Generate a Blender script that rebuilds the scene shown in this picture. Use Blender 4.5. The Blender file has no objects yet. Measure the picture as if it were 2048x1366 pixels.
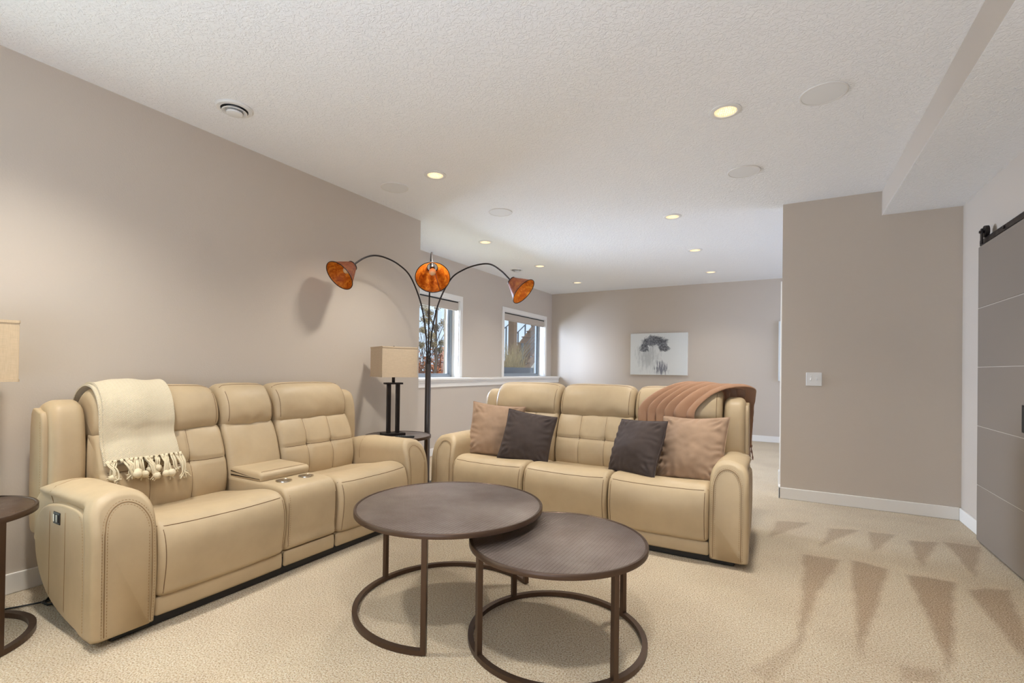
import bpy, bmesh, math, random
from mathutils import Vector, Matrix, noise
from mathutils.bvhtree import BVHTree

random.seed(7)
D = bpy.data
SC = bpy.context.scene
COL = SC.collection
PI = math.pi
rad = math.radians

# ------------------------------------------------------------------ camera
CAM_F, CAM_YAW, CAM_PITCH, CAM_ROLL, CAM_CY, CAM_H = 965.66, .5131, .0065, .0133, 732.18, 1.2
def cam_basis():
    c, s = math.cos(CAM_YAW), math.sin(CAM_YAW)
    fw = Vector((-s*math.cos(CAM_PITCH), c*math.cos(CAM_PITCH), math.sin(CAM_PITCH)))
    r0 = Vector((c, s, 0)); u0 = r0.cross(fw)
    r = r0*math.cos(CAM_ROLL) + u0*math.sin(CAM_ROLL)
    u = -r0*math.sin(CAM_ROLL) + u0*math.cos(CAM_ROLL)
    return r, u, fw
cr, cu, cf = cam_basis()
cam = D.objects.new('camera', D.cameras.new('camera'))
COL.objects.link(cam)
cam.data.sensor_width = 36
cam.data.lens = CAM_F/2048*36
cam.data.shift_y = (CAM_CY-683)/2048
cam.data.clip_start = .05
cam.matrix_world = Matrix(((cr.x, cu.x, -cf.x, 0), (cr.y, cu.y, -cf.y, 0), (cr.z, cu.z, -cf.z, CAM_H), (0, 0, 0, 1)))
SC.camera = cam

# ------------------------------------------------------------------ colour management, world, lights
SC.view_settings.view_transform = 'Standard'
SC.view_settings.look = 'None'
SC.view_settings.gamma = 1
SC.view_settings.use_curve_mapping = False
SC.view_settings.exposure = 0.15

ZC, ZS = 2.819, 2.606            # ceiling, soffit underside
XL, YE, XW, YB, XR, YP, XP, XS = -3.497, 4.118, -4.360, 9.45, 1.285, 5.312, -.021, .743
XFAR, YREAR = 4.6, -3.6

world = D.worlds.new('sky'); SC.world = world; world.use_nodes = True
wn, wl = world.node_tree.nodes, world.node_tree.links
wn.clear()
wo = wn.new('ShaderNodeOutputWorld'); wb = wn.new('ShaderNodeBackground')
wt = wn.new('ShaderNodeTexCoord'); ws = wn.new('ShaderNodeSeparateXYZ'); wr = wn.new('ShaderNodeValToRGB')
wl.new(wt.outputs['Generated'], ws.inputs[0]); wl.new(ws.outputs['Z'], wr.inputs[0])
wl.new(wr.outputs[0], wb.inputs[0]); wl.new(wb.outputs[0], wo.inputs[0])
wr.color_ramp.elements[0].position = .0; wr.color_ramp.elements[0].color = (.66, .82, 1.0, 1)
wr.color_ramp.elements[1].position = .75; wr.color_ramp.elements[1].color = (.34, .55, .95, 1)
wb.inputs[1].default_value = 1.08

def light(name, kind, loc, energy, color, rot=None, **kw):
    l = D.lights.new(name, kind); l.energy = energy; l.color = color
    for k, v in kw.items(): setattr(l, k, v)
    o = D.objects.new(name, l); COL.objects.link(o); o.location = loc
    if rot: o.rotation_euler = rot
    return o
# late-morning sun on the garden (comes over the house, never enters the windows)
light('sun', 'SUN', (0, 0, 12), 2.5, (1, .93, .82), (rad(38), 0, rad(60)), angle=.01)
# unseen area light added outside the window wall to strengthen the sky's daylight
light('window_fill', 'AREA', (-6.3, 4.6, 2.1), 790, (.80, 1.0, 1.34), (0, rad(-90), 0), shape='RECTANGLE', size=2.4, size_y=2.4)
# added area light, unseen: daylight inferred in the room part behind the near wall
light('hidden_room_fill', 'AREA', (XFAR-.1, 7.6, 1.3), 96, (.74, .96, 1.42), (0, rad(90), 0), shape='RECTANGLE', size=2.2, size_y=2.6)
# added area light behind the camera, by the left wall; no known window there
light('rear_fill', 'AREA', (XL+.1, -.5, 1.35), 20, (.8, 1.05, 1.05), (0, rad(-90), 0), shape='RECTANGLE', size=2.0, size_y=2.6)
# added unseen fill behind the camera, aimed up at the ceiling
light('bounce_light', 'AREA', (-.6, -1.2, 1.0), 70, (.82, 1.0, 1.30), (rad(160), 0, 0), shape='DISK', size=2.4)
DOWN_E, DOWN_C = 176, (1.0, .97, .90)

# ------------------------------------------------------------------ material helpers
def lin(c):
    return tuple(((v/255)/12.92 if v/255 <= .04045 else ((v/255+.055)/1.055)**2.4) for v in c) + (1,)
class NT:
    def __init__(self, name):
        self.m = D.materials.new(name); self.m.use_nodes = True
        self.n = self.m.node_tree.nodes; self.l = self.m.node_tree.links
        self.b = self.n['Principled BSDF']; self.out = self.n['Material Output']
        self.tc = self.n.new('ShaderNodeTexCoord')
    def set(self, **kw):
        for k, v in kw.items(): self.b.inputs[k.replace('_', ' ')].default_value = v
        return self
    def node(self, t, **props):
        x = self.n.new('ShaderNode'+t)
        for k, v in props.items(): setattr(x, k, v)
        return x
    def link(self, a, b): self.l.new(a, b)
    def noise(self, scale, detail=3, rough=.55, coord='Object', vec=None, dist=0):
        x = self.node('TexNoise'); x.inputs['Scale'].default_value = scale
        x.inputs['Detail'].default_value = detail; x.inputs['Roughness'].default_value = rough; x.inputs['Distortion'].default_value = dist
        self.link(vec or self.tc.outputs[coord], x.inputs['Vector']); return x.outputs['Fac']
    def mapping(self, scale=(1,1,1), rot=(0,0,0), coord='Object'):
        x = self.node('Mapping'); x.inputs['Scale'].default_value = scale; x.inputs['Rotation'].default_value = rot
        self.link(self.tc.outputs[coord], x.inputs['Vector']); return x.outputs[0]
    def math(self, op, a, b=None, c=None):
        x = self.node('Math', operation=op)
        for i, v in enumerate((a, b, c)):
            if v is None: continue
            if isinstance(v, (int, float)): x.inputs[i].default_value = v
            else: self.link(v, x.inputs[i])
        return x.outputs[0]
    def ramp(self, fac, stops):
        x = self.node('ValToRGB'); e = x.color_ramp.elements
        while len(e) < len(stops): e.new(.5)
        for i, (p, c) in enumerate(stops): e[i].position = p; e[i].color = c if len(c) == 4 else (*c, 1)
        self.link(fac, x.inputs[0]); return x.outputs[0]
    def mix(self, fac, a, b):
        x = self.node('Mix', data_type='RGBA')
        for s, v in ((0, fac), (6, a), (7, b)):
            if isinstance(v, (int, float)): x.inputs[s].default_value = v
            elif isinstance(v, tuple): x.inputs[s].default_value = v
            else: self.link(v, x.inputs[s])
        return x.outputs[2]
    def color(self, sock):
        self.link(sock, self.b.inputs['Base Color']); return self
    def bump(self, h, strength=.5, dist=.002, prev=None):
        x = self.node('Bump'); x.inputs['Strength'].default_value = strength; x.inputs['Distance'].default_value = dist
        self.link(h, x.inputs['Height'])
        if prev: self.link(prev, x.inputs['Normal'])
        self.link(x.outputs[0], self.b.inputs['Normal']); return x.outputs[0]

def plain(name, rgb, rough=.5, metal=0.0, spec=.5, bump=None, vary=0):
    t = NT(name); c = lin(rgb)
    t.set(Base_Color=c, Roughness=rough, Metallic=metal); t.b.inputs['Specular IOR Level'].default_value = spec
    if vary:
        n = t.noise(vary, 3)
        t.color(t.ramp(n, [(.3, tuple(v*.86 for v in c[:3])), (.7, tuple(min(1, v*1.1) for v in c[:3]))]))
    if bump: t.bump(t.noise(bump[0], 3), bump[1], bump[2])
    return t.m

def paint_mat(name, rgb):
    t = NT(name); c = lin(rgb); t.set(Base_Color=c, Roughness=.62); t.b.inputs['Specular IOR Level'].default_value = .3
    t.bump(t.noise(130, 2, .5), .25, .0025); return t.m
WALL = paint_mat('wall_paint', (197, 185, 171))
TRIM = plain('white_trim_paint', (232, 227, 219), .35, spec=.4)
PLASTIC = plain('white_plastic', (226, 224, 220), .4)
GRILLE = plain('speaker_grille_white', (228, 228, 227), .7, bump=(900, .3, .001))

def ceiling_mat():
    t = NT('textured_ceiling_paint'); t.set(Base_Color=lin((240, 240, 240)), Roughness=.85); t.b.inputs['Specular IOR Level'].default_value = .2
    a = t.noise(46, 2, .5, dist=1.0)
    b = t.noise(130, 2, .5)
    h = t.math('ADD', t.ramp(a, [(.44, (0,0,0)), (.58, (1,1,1))]), t.math('MULTIPLY', b, .35))
    t.bump(h, .5, .0042); return t.m
CEIL = ceiling_mat()

def carpet_mat():
    t = NT('cut_pile_carpet'); t.set(Roughness=.95); t.b.inputs['Specular IOR Level'].default_value = .1
    at = t.node('Attribute', attribute_name='pile_lie')
    fine = t.noise(150, 3, .62); mid = t.noise(80, 3, .65); big = t.noise(2.2, 3, .55)
    v = t.node('TexVoronoi'); v.inputs['Scale'].default_value = 290; t.link(t.tc.outputs['Object'], v.inputs['Vector'])
    tip = t.math('SUBTRACT', 1, t.math('MULTIPLY', v.outputs['Distance'], 1.25))
    k = t.math('ADD', t.math('MULTIPLY', tip, .55), t.math('MULTIPLY', fine, .55))
    c = t.ramp(fine, [(.32, lin((164, 126, 86))), (.43, lin((220, 192, 150))), (.54, lin((242, 222, 190))), (.66, lin((253, 244, 228)))])
    c2 = t.ramp(fine, [(.33, lin((110, 76, 46))), (.43, lin((164, 128, 90))), (.54, lin((192, 160, 122))), (.66, lin((216, 190, 158)))])
    c = t.mix(at.outputs['Fac'], c, c2)
    c = t.mix(t.math('MULTIPLY', t.ramp(big, [(.4, (0,0,0)), (.65, (1,1,1))]), .20), c, c2)
    t.color(c)
    h = t.math('ADD', k, t.math('MULTIPLY', mid, .6))
    t.bump(h, 1.0, .011)
    t.b.inputs['Sheen Weight'].default_value = .2; t.b.inputs['Sheen Roughness'].default_value = .6
    return t.m
CARPET = carpet_mat()

def leather_mat(name, rgb, rough=.40):
    t = NT(name); c = lin(rgb); t.b.inputs['Specular IOR Level'].default_value = .36
    n = t.noise(3.5, 4, .6)
    t.color(t.ramp(n, [(.3, tuple(v*.90 for v in c[:3])), (.7, tuple(min(1, v*1.06) for v in c[:3]))]))
    t.link(t.ramp(t.noise(6, 3), [(.3, (rough-.06,)*3), (.7, (rough+.09,)*3)]), t.b.inputs['Roughness'])
    v = t.node('TexVoronoi'); v.inputs['Scale'].default_value = 420; t.link(t.tc.outputs['Object'], v.inputs['Vector'])
    p = t.bump(v.outputs['Distance'], .12, .0008)
    w = t.noise(7, 3, .5, dist=.4)
    t.bump(w, .16, .010, p); return t.m
LEATHER = leather_mat('beige_leather', (185, 163, 130), .47)
SEAM = plain('dark_seam_thread', (104, 74, 44), .7)
WELT = plain('tan_welt_seam', (138, 108, 72), .7)
STITCH = plain('beige_stitch_thread', (160, 128, 88), .8)
BLACKPL = plain('black_plastic', (22, 21, 21), .45)
CHROME = plain('brushed_steel', (205, 200, 190), .22, 1.0)

def bronze_mat(name, rgb, rough=.4, metal=.8):
    t = NT(name); t.set(Base_Color=lin(rgb), Metallic=metal)
    t.link(t.ramp(t.noise(14, 4), [(.3, (rough-.06,)*3), (.7, (rough+.08,)*3)]), t.b.inputs['Roughness']); return t.m
BRONZE = bronze_mat('dark_bronze_metal', (90, 72, 60), .36, .75)
BLACKMETAL = bronze_mat('blackened_metal', (48, 42, 40), .4, .7)

def woven_top_mat():
    t = NT('woven_bronze_top'); t.set(Metallic=.85, Roughness=.37)
    sx = t.node('SeparateXYZ'); t.link(t.tc.outputs['Object'], sx.inputs[0])
    x, y = sx.outputs[0], sx.outputs[1]
    zig = t.math('PINGPONG', x, .0085)
    a = t.math('SINE', t.math('MULTIPLY', t.math('ADD', y, zig), 2*PI/.0095))
    b = t.math('SINE', t.math('MULTIPLY', x, 2*PI/.0085))
    h = t.math('ADD', t.math('MULTIPLY', a, .7), t.math('MULTIPLY', b, .3))
    n = t.noise(5, 4)
    t.color(t.mix(t.ramp(n, [(.35, (0,0,0)), (.7, (1,1,1))]), lin((118, 105, 99)), lin((142, 131, 125))))
    t.bump(h, .7, .0014); return t.m
WOVEN = woven_top_mat()

def velvet_mat(name, rgb, rough=.8):
    t = NT(name); c = lin(rgb)
    n = t.noise(4, 4, .6, dist=.5)
    t.color(t.ramp(n, [(.3, tuple(v*.84 for v in c[:3])), (.7, tuple(min(1, v*1.14) for v in c[:3]))]))
    t.set(Roughness=rough); t.b.inputs['Specular IOR Level'].default_value = .15
    t.b.inputs['Sheen Weight'].default_value = .55; t.b.inputs['Sheen Roughness'].default_value = .35
    t.b.inputs['Sheen Tint'].default_value = tuple(min(1, v*1.5+.05) for v in c[:3]) + (1,)
    t.bump(t.noise(420, 2), .35, .0012); return t.m
VELVET_TAUPE = velvet_mat('taupe_velvet', (158, 131, 108))
VELVET_DARK = velvet_mat('charcoal_brown_velvet', (74, 64, 60))

def weave_mat(name, rgb, su, sv, herring=True):
    t = NT(name); c = lin(rgb); t.set(Roughness=.9); t.b.inputs['Specular IOR Level'].default_value = .15
    sx = t.node('SeparateXYZ'); t.link(t.tc.outputs['UV'], sx.inputs[0])
    u, v = sx.outputs[0], sx.outputs[1]
    if herring:
        zig = t.math('PINGPONG', u, su)
        h = t.math('SINE', t.math('MULTIPLY', t.math('ADD', v, zig), 2*PI/sv))
    else:
        h = t.math('MULTIPLY', t.math('SINE', t.math('MULTIPLY', u, 2*PI/su)), t.math('SINE', t.math('MULTIPLY', v, 2*PI/sv)))
    n = t.noise(160, 3)
    hh = t.math('ADD', h, n)
    t.color(t.mix(t.math('MULTIPLY_ADD', h, .25, .35), tuple(min(1, x*1.05) for x in c[:3]) + (1,), tuple(x*.82 for x in c[:3]) + (1,)))
    t.b.inputs['Sheen Weight'].default_value = .2
    t.bump(hh, .5, .0025); return t.m
CREAM = weave_mat('cream_herringbone_knit', (216, 201, 172), .0085, .0085)
YARN = plain('cream_yarn', (220, 205, 174), .9, spec=.1, bump=(300, .6, .003))
TAN = weave_mat('tan_soft_knit', (184, 142, 112), .004, .004, False)
TANYARN = plain('tan_yarn', (150, 112, 92), .9, spec=.1)

def linen_mat(name, rgb, emit=0):
    t = NT(name); c = lin(rgb); t.set(Roughness=.85); t.b.inputs['Specular IOR Level'].default_value = .15
    a = t.noise(1, 2, vec=t.mapping((420, 420, 26))); b = t.noise(1, 2, vec=t.mapping((26, 26, 420)))
    s = t.math('ADD', a, b)
    t.color(t.ramp(t.math('MULTIPLY', s, .5), [(.35, tuple(v*.90 for v in c[:3])), (.62, tuple(min(1, v*1.05) for v in c[:3]))]))
    t.bump(s, .2, .0008)
    if emit:
        t.b.inputs['Emission Color'].default_value = (1, .80, .52, 1); t.b.inputs['Emission Strength'].default_value = emit
    return t.m
LINEN = linen_mat('natural_linen_shade', (198, 178, 152))
LINEN_LIT = linen_mat('lit_linen_shade', (196, 172, 140), .015)

def mica_mat():
    t = NT('amber_mica'); t.set(Roughness=.32)
    n = t.noise(20, 5, .65, dist=1.0)
    col = t.ramp(n, [(.28, (.24, .028, .003)), (.5, (.54, .13, .010)), (.72, (.84, .34, .04))])
    geo = t.node('NewGeometry')
    t.color(t.mix(geo.outputs['Backfacing'], lin((118, 78, 58)), col)); t.b.inputs['Specular IOR Level'].default_value = .4
    tr = t.node('BsdfTranslucent'); t.link(col, tr.inputs[0])
    mx = t.node('MixShader'); mx.inputs[0].default_value = .5
    t.link(t.b.outputs[0], mx.inputs[1]); t.link(tr.outputs[0], mx.inputs[2]); t.link(mx.outputs[0], t.out.inputs[0])
    return t.m
MICA = mica_mat()

def glass_mat():
    t = NT('window_glass')
    tr = t.node('BsdfTransparent'); gl = t.node('BsdfGlossy'); gl.inputs['Roughness'].default_value = .02
    fr = t.node('LayerWeight'); fr.inputs[0].default_value = .5
    mx = t.node('MixShader'); t.link(t.math('MULTIPLY_ADD', t.math('POWER', fr.outputs['Facing'], 4), .5, .03), mx.inputs[0]); t.link(tr.outputs[0], mx.inputs[1]); t.link(gl.outputs[0], mx.inputs[2])
    t.link(mx.outputs[0], t.out.inputs[0]); return t.m
GLASS = glass_mat()

def emit_mat(name, col, s):
    t = NT(name); e = t.node('Emission'); e.inputs[0].default_value = (*col, 1); e.inputs[1].default_value = s
    t.link(e.outputs[0], t.out.inputs[0]); return t.m
def lens_mat():
    t = NT('glowing_dimpled_lens'); e = t.node('Emission')
    v = t.node('TexVoronoi'); v.inputs['Scale'].default_value = 95; v.inputs['Randomness'].default_value = .25
    t.link(t.tc.outputs['Object'], v.inputs['Vector'])
    t.link(t.ramp(v.outputs['Distance'], [(.15, (1.0, .95, .80)), (.60, (.86, .62, .32))]), e.inputs[0])
    e.inputs[1].default_value = 1.3
    t.link(e.outputs[0], t.out.inputs[0]); return t.m
LENS = lens_mat()
DOORM = NT('grey_brown_door_paint'); DOORM.set(Base_Color=lin((133, 121, 109)), Roughness=.5); DOORM.bump(DOORM.noise(40, 3), .08, .002); DOORM = DOORM.m
SASH = plain('grey_window_sash', (138, 145, 150), .4)
BLIND = plain('greige_roller_blind', (190, 178, 164), .8, bump=(300, .2, .001))

# ------------------------------------------------------------------ mesh helpers
def mesh(name, verts, faces, mat, parent=None, smooth=True, uv=None):
    me = D.meshes.new(name); me.from_pydata([tuple(v) for v in verts], [], faces); me.update()
    if smooth: me.polygons.foreach_set('use_smooth', [True]*len(me.polygons))
    if uv:
        lay = me.uv_layers.new(name='UVMap')
        for l in me.loops: lay.data[l.index].uv = uv[l.vertex_index]
    if mat: me.materials.append(mat)
    o = D.objects.new(name, me); COL.objects.link(o)
    if parent: o.parent = parent
    return o
def from_bm(name, bm, mat, parent=None, smooth=False):
    me = D.meshes.new(name); bmesh.ops.recalc_face_normals(bm, faces=bm.faces); bm.to_mesh(me); bm.free()
    if smooth: me.polygons.foreach_set('use_smooth', [True]*len(me.polygons))
    if mat: me.materials.append(mat)
    o = D.objects.new(name, me); COL.objects.link(o)
    if parent: o.parent = parent
    return o
def tag(o, label, cat, group=None, kind=None):
    if label: o['label'] = label
    if cat: o['category'] = cat
    if group: o['group'] = group
    if kind: o['kind'] = kind
    return o
def empty(name, loc=(0,0,0), rz=0, label=None, cat=None, group=None, kind=None):
    o = D.objects.new(name, None); COL.objects.link(o); o.location = loc; o.rotation_euler = (0, 0, rz)
    o.empty_display_size = .1
    return tag(o, label, cat, group, kind)
def dup(root, loc=None, rz=None, label=None):
    def cp(o, par):
        c = o.copy(); COL.objects.link(c)
        if par: c.parent = par
        for ch in list(o.children): cp(ch, c)
        return c
    c = cp(root, None)
    if loc is not None: c.location = loc
    if rz is not None: c.rotation_euler = (0, 0, rz)
    if label: c['label'] = label
    return c
def bm_box(bm, lo, hi, bev=0, seg=2):
    r = bmesh.ops.create_cube(bm, size=1)
    vs = r['verts']
    for v in vs:
        v.co = Vector((lo[i] + (v.co[i]+.5)*(hi[i]-lo[i]) for i in range(3)))
    if bev:
        es = list({e for v in vs for e in v.link_edges})
        bmesh.ops.bevel(bm, geom=es, offset=bev, segments=seg, profile=.5, affect='EDGES')
def box(name, lo, hi, mat, parent=None, bev=0, seg=2, smooth=False):
    bm = bmesh.new(); bm_box(bm, lo, hi, bev, seg)
    return from_bm(name, bm, mat, parent, smooth)
def boxes(name, items, mat, parent=None, bev=0):
    bm = bmesh.new()
    for lo, hi in items: bm_box(bm, lo, hi, bev)
    return from_bm(name, bm, mat, parent)
def struct(o, kind='structure'):
    o['kind'] = kind; return o

def crom(pts, n, closed=False):
    P = [Vector(p) for p in pts]; out = []; m = len(P)
    rng = m if closed else m-1
    for i in range(rng):
        if closed: p0, p1, p2, p3 = P[(i-1) % m], P[i], P[(i+1) % m], P[(i+2) % m]
        else: p0, p1, p2, p3 = P[max(i-1, 0)], P[i], P[i+1], P[min(i+2, m-1)]
        for k in range(n):
            t = k/n
            out.append(.5*((2*p1)+(p2-p0)*t+(2*p0-5*p1+4*p2-p3)*t*t+(3*p1-p0-3*p2+p3)*t**3))
    if not closed: out.append(P[-1])
    return out
def tube_geo(pts, r, ns=8, closed=False, V=None, F=None, cap=True):
    V = [] if V is None else V; F = [] if F is None else F
    P = [Vector(p) for p in pts]; m = len(P); base = len(V)
    rr = r if callable(r) else (lambda s: r)
    up = None
    for i in range(m):
        a = P[(i-1) % m] if (closed or i) else P[0]; b = P[(i+1) % m] if (closed or i < m-1) else P[-1]
        t = (b-a)
        t = t.normalized() if t.length > 1e-9 else Vector((0, 0, 1))
        if up is None:
            up = Vector((0, 0, 1)) if abs(t.z) < .9 else Vector((1, 0, 0))
        up = (up - t*up.dot(t)); up = up.normalized() if up.length > 1e-6 else t.orthogonal().normalized()
        w = t.cross(up); q = rr(i/max(1, m-1))
        for k in range(ns):
            an = 2*PI*k/ns; V.append(P[i]+up*(q*math.cos(an))+w*(q*math.sin(an)))
    lim = m if closed else m-1
    for i in range(lim):
        for k in range(ns):
            a0 = base+i*ns; b0 = base+((i+1) % m)*ns
            F.append((a0+k, a0+(k+1) % ns, b0+(k+1) % ns, b0+k))
    if cap and not closed:
        F.append(tuple(base+k for k in reversed(range(ns)))); F.append(tuple(base+(m-1)*ns+k for k in range(ns)))
    return V, F
def tube(name, pts, r, mat, parent=None, ns=8, closed=False):
    V, F = tube_geo(pts, r, ns, closed); return mesh(name, V, F, mat, parent)
def lathe(name, prof, mat, parent=None, n=40, smooth=True, loc=(0,0,0)):
    V = []; F = []
    L = Vector(loc)
    for (r, z) in prof:
        for k in range(n):
            a = 2*PI*k/n; V.append(L+Vector((r*math.cos(a), r*math.sin(a), z)))
    for i in range(len(prof)-1):
        for k in range(n):
            F.append((i*n+k, i*n+(k+1) % n, (i+1)*n+(k+1) % n, (i+1)*n+k))
    F.append(tuple(reversed(range(n)))); F.append(tuple((len(prof)-1)*n+k for k in range(n)))
    o = mesh(name, V, F, mat, parent, smooth)
    if smooth:
        try: o.data.set_sharp_from_angle(angle=rad(40))
        except Exception: pass
    return o
def extr(prof, u0, u1, r, nu=10, axis='x', mod=None, ne=5, bulge=0):
    """closed profile swept along an axis; both ends rounded by r. returns verts, faces"""
    P = [Vector(p) for p in prof]; m = len(P)
    ar = sum(P[i].x*P[(i+1) % m].y-P[(i+1) % m].x*P[i].y for i in range(m))
    if ar < 0: P.reverse()
    N = []
    for i in range(m):
        t = P[(i+1) % m]-P[i-1]; t = t.normalized() if t.length > 1e-9 else Vector((1, 0))
        N.append(Vector((t.y, -t.x)))
    sec = []
    for k in range(ne+1):
        ph = PI/2*k/ne; sec.append((u0+r*(1-math.sin(ph)), r*(1-math.cos(PI/2-ph)) if False else r*(1-math.sin(ph)), ph))
    S = []
    for k in range(ne+1):
        ph = PI/2*k/ne
        S.append((u0+r*(1-math.cos(ph)), r*(1-math.sin(ph))))
    for k in range(1, nu): S.append((u0+r+(u1-u0-2*r)*k/nu, 0))
    for k in range(ne+1):
        ph = PI/2*(ne-k)/ne
        S.append((u1-r*(1-math.cos(ph)), r*(1-math.sin(ph))))
    V = []; F = []
    for (u, ins) in S:
        s = (u-u0)/(u1-u0); bl = bulge*(1-abs(2*s-1)**3)
        for p, nn in zip(P, N):
            q = p-nn*ins+nn*bl
            v = Vector((u, q.x, q.y)) if axis == 'x' else Vector((q.x, u, q.y))
            if mod: v = Vector(mod(v))
            V.append(v)
    for i in range(len(S)-1):
        for k in range(m):
            a, b = i*m, (i+1)*m
            F.append((a+k, a+(k+1) % m, b+(k+1) % m, b+k) if axis == 'y' else (a+(k+1) % m, a+k, b+k, b+(k+1) % m))
    f0 = tuple(range(m)); f1 = tuple((len(S)-1)*m+k for k in range(m))
    F.append(f0 if axis == 'x' else tuple(reversed(f0))); F.append(tuple(reversed(f1)) if axis == 'x' else f1)
    return V, F
def bvh(V, F): return BVHTree.FromPolygons([tuple(v) for v in V], F)
def drop(tree, pts, d, back=.5, off=0.0):
    """shoot each point along d onto the surface"""
    d = Vector(d).normalized(); out = []
    for p in pts:
        h = tree.ray_cast(Vector(p)-d*back, d)
        if h[0] is not None: out.append(h[0]-d*off)
    return out
def polyline(pts, n):
    P = [Vector(p) for p in pts]; out = []
    for i in range(len(P)-1):
        for k in range(n): out.append(P[i].lerp(P[i+1], k/n))
    out.append(P[-1]); return out
def dashes(name, pts, mat, parent, ln=.007, gap=.006, r=.0013):
    P = [Vector(p) for p in pts]; V = []; F = []
    acc = [0]
    for i in range(1, len(P)): acc.append(acc[-1]+(P[i]-P[i-1]).length)
    def at(s):
        for i in range(1, len(P)):
            if s <= acc[i]:
                k = (s-acc[i-1])/max(1e-9, acc[i]-acc[i-1]); return P[i-1].lerp(P[i], k)
        return P[-1]
    s = 0
    while s+ln < acc[-1]:
        tube_geo([at(s), at(s+ln)], r, 4, False, V, F); s += ln+gap
    o = mesh(name, V, F, mat, parent, False); o['kind'] = 'stuff'; return o
def nz(p, s, seed=0): return noise.noise(Vector(p)*s+Vector((seed*7.3, seed*3.1, seed*1.7)))

# ------------------------------------------------------------------ room shell
def floor_mesh():
    pix_tris = MARKS
    xs = [-4.6, -4.2]; x = -3.6
    while x < 1.32: xs.append(x); x += .03 if x < -.3 else .018
    xs += [1.6, 2.6, 3.6, XFAR+.1]
    ys = [YREAR-.1, -2, -.5]; y = .5
    while y < 5.4: ys.append(y); y += .03 if y < 2 else .02
    ys += [6, 7, 8, 9, YB+.1]
    V = [(a, b, 0) for b in ys for a in xs]; nx = len(xs)
    F = [(j*nx+i, j*nx+i+1, (j+1)*nx+i+1, (j+1)*nx+i) for j in range(len(ys)-1) for i in range(nx-1)]
    me = D.meshes.new('floor'); me.from_pydata(V, [], F); me.materials.append(CARPET)
    at = me.attributes.new('pile_lie', 'FLOAT', 'POINT')
    def inside(p, poly):
        # signed soft distance to a convex or concave polygon
        c = False; d = 9; n = len(poly)
        for i in range(n):
            a, b = poly[i], poly[(i+1) % n]
            if (a[1] > p[1]) != (b[1] > p[1]) and p[0] < (b[0]-a[0])*(p[1]-a[1])/(b[1]-a[1])+a[0]: c = not c
            ab = (b[0]-a[0], b[1]-a[1]); L = ab[0]**2+ab[1]**2
            t = max(0, min(1, ((p[0]-a[0])*ab[0]+(p[1]-a[1])*ab[1])/L)); q = (a[0]+ab[0]*t-p[0], a[1]+ab[1]*t-p[1])
            d = min(d, math.hypot(*q))
        return d if c else -d
    val = []
    for (a, b, _) in V:
        v = 0
        if -1.2 < a < 1.4 and 1.2 < b < 5.3:
            w = (a+.013*nz((a, b, 0), 11, 1), b+.02*nz((a, b, 0), 11, 2))
            for tr, k in pix_tris:
                v = max(v, k*max(0, min(1, inside(w, tr)/.026+.5)))
        val.append(v)
    at.data.foreach_set('value', val)
    o = D.objects.new('floor', me); COL.objects.link(o); o['kind'] = 'structure'
    return o
# vacuum-cleaner wedges, shading of the leaning pile painted as darker colour (floor metres)
MARKS = [
([(0.122, 3.734), (0.325, 3.770), (0.148, 3.026), (0.071, 2.450), (0.048, 2.437), (0.090, 2.867)], 0.75),
         ([(0.387, 3.808), (0.570, 3.736), (0.386, 2.931), (0.289, 2.521), (0.329, 3.010)], 0.80),
         ([(0.653, 3.702), (0.869, 3.721), (0.722, 3.077), (0.592, 2.579), (0.620, 3.017)], 0.85),
         ([(0.903, 3.630), (1.109, 3.754), (0.967, 3.027), (0.901, 2.819), (0.895, 3.181)], 0.75),
         ([(-0.043, 4.486), (0.195, 4.559), (-0.085, 3.996)], 0.60),
         ([(0.319, 4.465), (0.514, 4.545), (0.231, 3.991)], 0.65),
         ([(0.574, 4.555), (0.739, 4.565), (0.533, 4.047)], 0.60),
         ([(0.794, 4.475), (0.968, 4.522), (0.758, 3.894)], 0.70),
         ([(1.015, 4.552), (1.208, 4.556), (1.000, 3.888)], 0.70),
         ([(-0.109, 2.182), (0.053, 2.530), (0.080, 2.456), (-0.037, 2.131)], 0.40),
         ([(0.428, 2.539), (0.558, 2.559), (0.540, 2.472), (0.403, 2.391)], 0.50)]
floor_mesh()

wall = 0.12
def wbox(name, lo, hi, mat=WALL): return struct(box(name, lo, hi, mat))
wbox('wall_left', (XL-wall, YREAR, -.02), (XL, YE, ZC+.05))
wbox('wall_left_return', (XW-.01, YE-wall, -.02), (XL-wall, YE, ZC+.05))
wbox('wall_back', (XW-.2, YB, -.02), (XFAR+.2, YB+wall, ZC+.05))
wbox('wall_near_right', (XP, YP, -.02), (XR+.15, YP+wall, ZC+.05))
wbox('wall_right', (XR, YREAR, -.02), (XR+wall, YP+.01, ZC+.05))
wbox('wall_hidden', (XR+.1, YP, -.02), (XFAR+.1, YP+wall, ZC+.05))
wbox('wall_far_right', (XFAR, YP, -.02), (XFAR+wall, YB+.1, ZC+.05))
wbox('wall_rear', (XL-.2, YREAR-wall, -.02), (XR+.2, YREAR, ZC+.05))
wbox('ceiling', (XW-.2, YREAR-.2, ZC), (XFAR+.3, YB+.3, ZC+.15), CEIL)
# soffit along the right wall: painted face, textured underside
wbox('wall_soffit', (XS, YREAR, ZS+.002), (XS+.02, YP, ZC+.01))
wbox('ceiling_soffit', (XS+.0005, YREAR, ZS), (XR+.01, YP+.01, ZS+.02), CEIL)

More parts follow.
